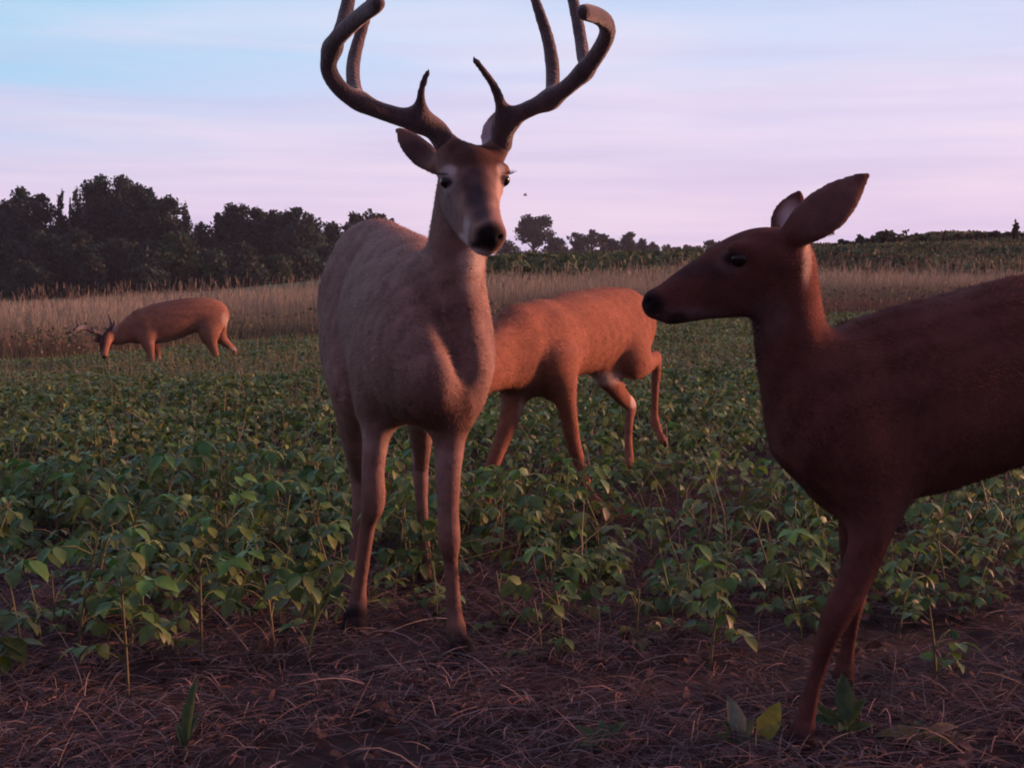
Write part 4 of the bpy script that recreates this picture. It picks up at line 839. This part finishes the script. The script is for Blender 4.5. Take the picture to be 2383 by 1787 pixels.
# ------------------------------------------------------------------ trees
def tree(name, px, top, width, d, label, group=None, kind='broad', dens=1.0, leaf=.2, sink=0.0, colr=(.026, .058, .047), base_frac=.0, seed=None, cat=None, at=None, hgt=None):
    """trunk with limbs, crown of leaf clumps: lobes of different size with gaps between them"""
    global rng
    old = rng; rng = np.random.default_rng(seed if seed is not None else int(px * 7 + top))
    if at is None:
        tp = P(px, top, d); x, y = tp[0], tp[1]
        gz = float(ground_z(x, y)) - sink; Ht = tp[2] - gz; R = width / 2 * d / F
    else:
        x, y = at; gz = float(ground_z(x, y)); Ht = hgt; R = width / 2
    r = empty(name, (x, y, gz)); tag(r, label, cat or {'shrub': 'shrub', 'bush': 'bush'}.get(name, 'tree'), group)
    gt, gc = Geo(), Geo()
    tr = max(.05, Ht * (.026 if kind != 'oak' else .04))
    hb = Ht * {'broad': .10, 'oak': .30, 'cone': .06, 'bush': .0}[kind] + base_frac * Ht
    sway = rng.normal(size=2) * .03 * Ht
    pts = catmull(np.array([(0, 0, -.2), (sway[0] * .4, sway[1] * .4, Ht * .3), (sway[0], sway[1], Ht * .62), (sway[0] * .8, sway[1], Ht * .9)]), 3)
    tube(gt, pts, np.linspace(tr, tr * .22, len(pts)), 7, (.09, .07, .065))
    lobes = []
    if kind == 'cone':
        for k in range(16):
            t = (k + .5) / 16; rr = R * 1.25 * (1.08 - t) ** .8
            for j in range(3 if t < .7 else 1):
                a = rng.uniform(0, 6.28); lobes.append((np.array((math.cos(a) * rr * .45, math.sin(a) * rr * .45, hb + (Ht - hb) * t * .97)), np.array((rr * .62, rr * .62, Ht * .085))))
    else:
        nl = int({'broad': 24, 'oak': 34, 'bush': 14}[kind] * np.clip((Ht - hb) / (2 * R), 1, 2.6))
        for k in range(nl):
            if kind == 'oak':
                u = unit(rng.normal(size=3)); q = rng.random() ** .4
                c = np.array((u[0] * R * .78 * q, u[1] * R * .78 * q, (hb + Ht) / 2 + u[2] * (Ht - hb) * .40 * q)); s = R * rng.uniform(.17, .32)
                lobes.append((c, np.array((s, s, s * rng.uniform(.6, .9)))))
            else:
                q = (k + rng.random()) / nl; pr = R * min(1.0, .72 + .6 * q) * (1 - max(0, q - .5) ** 1.6 * 1.9); a = rng.uniform(0, 6.28); rr = pr * .72 * rng.random() ** .5
                s = max(.30 * R, pr * rng.uniform(.42, .62)) * (1 - .3 * max(0, q - .6)); zc = hb + (Ht - hb) * q * .97
                c = np.array((math.cos(a) * rr, math.sin(a) * rr, min(zc, Ht - s * .75))); lobes.append((c, np.array((s, s, s * rng.uniform(.75, 1.1)))))
    for c, s in lobes:
        area = 4 * math.pi * s[0] * s[2]; n = int(np.clip(area / leaf ** 2 * 1.7 * dens, 12, 1500))
        u = unit(rng.normal(size=(n, 3))); rad = rng.random(n) ** .38 * (1 + rng.normal(size=n) * .10)
        p = c + u * s * rad[:, None]; col = np.asarray(colr) * rng.uniform(.7, 1.3) * rng.uniform(.75, 1.25, (n, 1))
        col[:, 0] *= rng.uniform(.8, 1.3)
        quadcards(gc, p, leaf * rng.uniform(.55, 1.4, n), col, 1.2)
        if kind != 'cone' and kind != 'bush' and rng.random() < (.55 if kind == 'broad' else 1):
            t0 = rng.uniform(.3, .75); st = pts[int(t0 * (len(pts) - 1))]
            tube(gt, catmull(np.array([st, (st + c) / 2 + np.array((0, 0, -.06 * Ht)) * rng.uniform(-.3, 1), c]), 3), np.linspace(tr * .42, tr * .10, 7), 5, (.085, .066, .06))
    gc.build('crown', M_CROWN, r); gt.build('trunk', M_BARK, r)
    rng = old; return r
WG, WL = 'trees of the dark woods on the left', 'dark leafy tree making up the dense woods on the left'
# the woods: front row outline trees
for i, (px, top, w, d, kd, lab) in enumerate([
    (10, 470, 150, 92, 'broad', 'dark tree of the woods cut by the left edge of the view'),
    (43, 436, 90, 100, 'broad', 'pointed dark tree near the left edge, rising behind its neighbour'),
    (92, 450, 130, 94, 'broad', WL), (140, 444, 60, 92, 'cone', 'thin pointed evergreen beside the taller evergreen in the left woods'), (174, 434, 66, 92, 'cone', 'taller pointed evergreen just left of the highest tree of the woods'),
    (228, 412, 150, 97, 'broad', 'left of the twin domed crowns that top the woods'), (283, 408, 165, 96, 'broad', 'highest rounded tree of the woods, second of the twin domes'),
    (335, 430, 150, 94, 'broad', 'tall dark tree sloping down on the right of the twin domed crowns'), (385, 458, 130, 92, 'broad', WL),
    (429, 474, 80, 90, 'cone', 'pale pointed tree standing at the gap on the right end of the tall woods'), (470, 520, 90, 95, 'broad', 'low round tree in the dip of the woods between tall and lower part'),
    (508, 494, 50, 100, 'broad', 'narrow tree at the left end of the lower woods'), (552, 474, 120, 99, 'broad', 'tallest tree of the lower woods, seen left of the buck'), (590, 485, 100, 97, 'broad', WL), (634, 492, 120, 98, 'broad', WL),
    (684, 484, 110, 96, 'broad', 'airy round-topped tree of the lower woods, left of the rump of the buck'), (727, 500, 95, 97, 'broad', WL), (772, 518, 100, 100, 'broad', WL), (820, 520, 110, 104, 'broad', WL)]):
    tree('woodland_tree' if kd == 'broad' else 'evergreen_tree', px, top, w, d, lab, WG if lab == WL else None, kd, 1.0, .19 if kd == 'broad' else .17)
tree('oak_tree', 845, 482, 110, 108, 'airy open-crowned tree rising over the back of the buck', None, 'oak', .8, .24)
tree('oak_tree', 890, 491, 70, 112, 'smaller open-crowned tree just above the rump of the buck', None, 'oak', .8, .24)
# lower trees in front and at the foot of the woods
LOWG, LOWL = 'bushy saplings at the foot of the woods', 'bushy sapling at the foot of the woods, dark green'
for i, (px, top, w, d, lab) in enumerate([(30, 560, 150, 84, LOWL), (110, 540, 140, 85, LOWL), (185, 535, 120, 84, LOWL), (215, 590, 80, 80, LOWL), (270, 560, 150, 85, LOWL), (350, 565, 130, 84, LOWL), (410, 540, 110, 84, 'greener bushy sapling below the pale pointed tree'), (470, 580, 120, 85, LOWL),
    (508, 606, 70, 82, 'round bright green bush at the foot of the woods by the grass'), (560, 565, 120, 88, LOWL), (640, 595, 90, 84, 'two-headed light green bush at the foot of the lower woods'), (700, 580, 110, 86, LOWL), (770, 575, 130, 90, LOWL), (60, 610, 120, 80, LOWL), (330, 625, 110, 80, LOWL), (590, 615, 90, 82, LOWL)]):
    tree('sapling', px, top, w, d, lab, LOWG if lab == LOWL else None, 'broad', .9, .18, colr=(.034, .064, .046) if lab == LOWL else (.042, .088, .045))
# distant trees on the skyline right of the buck
tree('oak_tree', 1243, 494, 118, 170, 'lone spreading oak on the skyline beside the muzzle of the buck', None, 'oak', .95, .27, seed=5)
tree('bush', 1292, 553, 78, 160, 'low dense round bush at the right foot of the lone oak', None, 'bush', 1, .26)
tree('bush', 1180, 560, 70, 165, 'low bush at the left foot of the lone oak, behind the chin of the buck', None, 'bush', .8, .28)
tree('bush', 1228, 586, 80, 168, 'low scrub under the crown of the lone oak', None, 'bush', .8, .28)
SKY = [(1345, 533, 56, 165, 'oak', 'pale open tree standing just right of the lone oak'), (1376, 532, 50, 163, 'oak', 'middle open tree of the skyline group, with upright top'), (1402, 536, 44, 168, 'oak', 'slim open tree right of the upright topped skyline tree'),
       (1426, 548, 44, 166, 'oak', 'short open tree beside the solid round skyline tree'), (1462, 541, 56, 160, 'broad', 'solid round-headed tree at the right of the skyline group'), (1495, 555, 28, 165, 'broad', 'small tree touching the right of the solid round-headed tree'),
       (1522, 562, 34, 172, 'oak', 'small airy tree on the skyline with two heads'), (1552, 570, 34, 176, 'broad', 'low dark tree right of the small airy tree'), (1574, 576, 20, 178, 'broad', 'tiny tree in the low stretch of the skyline'), (1598, 571, 40, 176, 'broad', 'low domed tree on the skyline left of the muzzle of the doe'), (1625, 573, 34, 178, 'broad', 'flat low tree between two domed trees over the face of the doe'),
       (1660, 550, 52, 165, 'oak', 'airy domed tree standing over the brow of the foreground doe'), (1690, 572, 40, 172, 'broad', 'low tree just above the forehead of the foreground doe'), (1712, 545, 34, 160, 'oak', 'faint tree mostly hidden by the forehead of the foreground doe')]
for px, top, w, d, kd, lab in SKY: tree('skyline_tree', px, top, w, d, lab, None, kd, .9, .26)
UG, UL = 'undergrowth below the skyline trees', 'low dark shrub in the hedge under the skyline trees'
for i, px in enumerate(range(1315, 1730, 24)): tree('shrub', px, 580 - 4 * (i % 3) + (px - 1315) * .012, 40, 166 + (i * 7) % 9, UL, UG, 'bush', .9, .28)
# hilltop on the right
tree('bush', 2072, 542, 130, 43, 'wide domed bush on the hill crest right of the ear of the doe', None, 'bush', 1, .15, sink=.3, colr=(.035, .055, .03))
tree('bush', 2003, 551, 34, 43, 'small bush on the hill crest left of the wide domed bush', None, 'bush', .9, .13, sink=.1)
tree('bush', 1962, 561, 60, 43, 'low bush on the hill crest under the ear of the doe', None, 'bush', .9, .14, sink=.2)
tree('evergreen_tree', 2364, 517, 22, 42, 'little pointed sapling on the hill crest near the right edge', None, 'cone', .7, .10, colr=(.05, .06, .045))
tree('evergreen_tree', 2199, 539, 14, 42, 'thin weed-like sapling midway along the hill crest', None, 'cone', .6, .09)
HG, HL_ = 'knee-high shrubs along the hill crest', 'small dark shrub along the crest of the hill'
for i, px in enumerate((2150, 2224, 2250, 2276, 2298, 2318, 2340, 2380)): tree('shrub', px, (551, 545, 547, 543, 547, 538, 541, 540)[i], 44, 42.5, HL_, HG, 'bush', .9, .13, sink=.15, colr=(.035, .055, .03))
# ------------------------------------------------------------------ insects
def insect(p, L, label, yaw):
    r = empty('fly', p, yaw); tag(r, label, 'insect'); g = Geo()
    tube(g, [(-L * .5, 0, 0), (-L * .2, 0, 0), (L * .1, 0, L * .04), (L * .3, 0, .02 * L), (L * .45, 0, 0)], [L * .03, L * .13, L * .14, L * .10, L * .07], 8, (.05, .045, .05)); g.build('body', M_STEM, r)
    for s in (1, -1):
        w = Geo(); leaves(w, np.array([(L * .1, 0, L * .12)]), np.array([(-.6, s, .5)]), np.array([(0, 0, 1.)]), L * .8, (.30, .28, .32), (1, .8, .2)); w.build('wing', M_LEAF, r)
insect(P(1222, 455, 2.6), .009, 'tiny fly in the air right of the face of the buck', .5)
insect(P(975, 553, 3.3) + np.array((0, -.05, .0)), .007, 'tiny dark fly at the back of the buck beside his neck', 2.0)


# ------------------------------------------------------------------ evening haze over the fields
def haze():
    g = Geo(); x0, x1, y0, y1, z0, z1 = -330, 330, -60, 330, -9, 22
    v = [(x, y, z) for x in (x0, x1) for y in (y0, y1) for z in (z0, z1)]
    g.add(v, [(0, 1, 3, 2), (4, 6, 7, 5), (0, 4, 5, 1), (2, 3, 7, 6), (0, 2, 6, 4), (1, 5, 7, 3)])
    m = bpy.data.materials.new('evening_air'); m.use_nodes = True; nt = m.node_tree; nt.nodes.clear()
    out = nt.nodes.new('ShaderNodeOutputMaterial'); pv = nt.nodes.new('ShaderNodeVolumePrincipled')
    pv.inputs['Color'].default_value = (.80, .80, .95, 1); pv.inputs['Density'].default_value = 0.0004; pv.inputs['Anisotropy'].default_value = 0.3
    nt.links.new(pv.outputs[0], out.inputs['Volume'])
    tag(g.build('haze', m, smooth=False), 'thin violet evening haze over the fields', None, None, 'stuff')
haze()
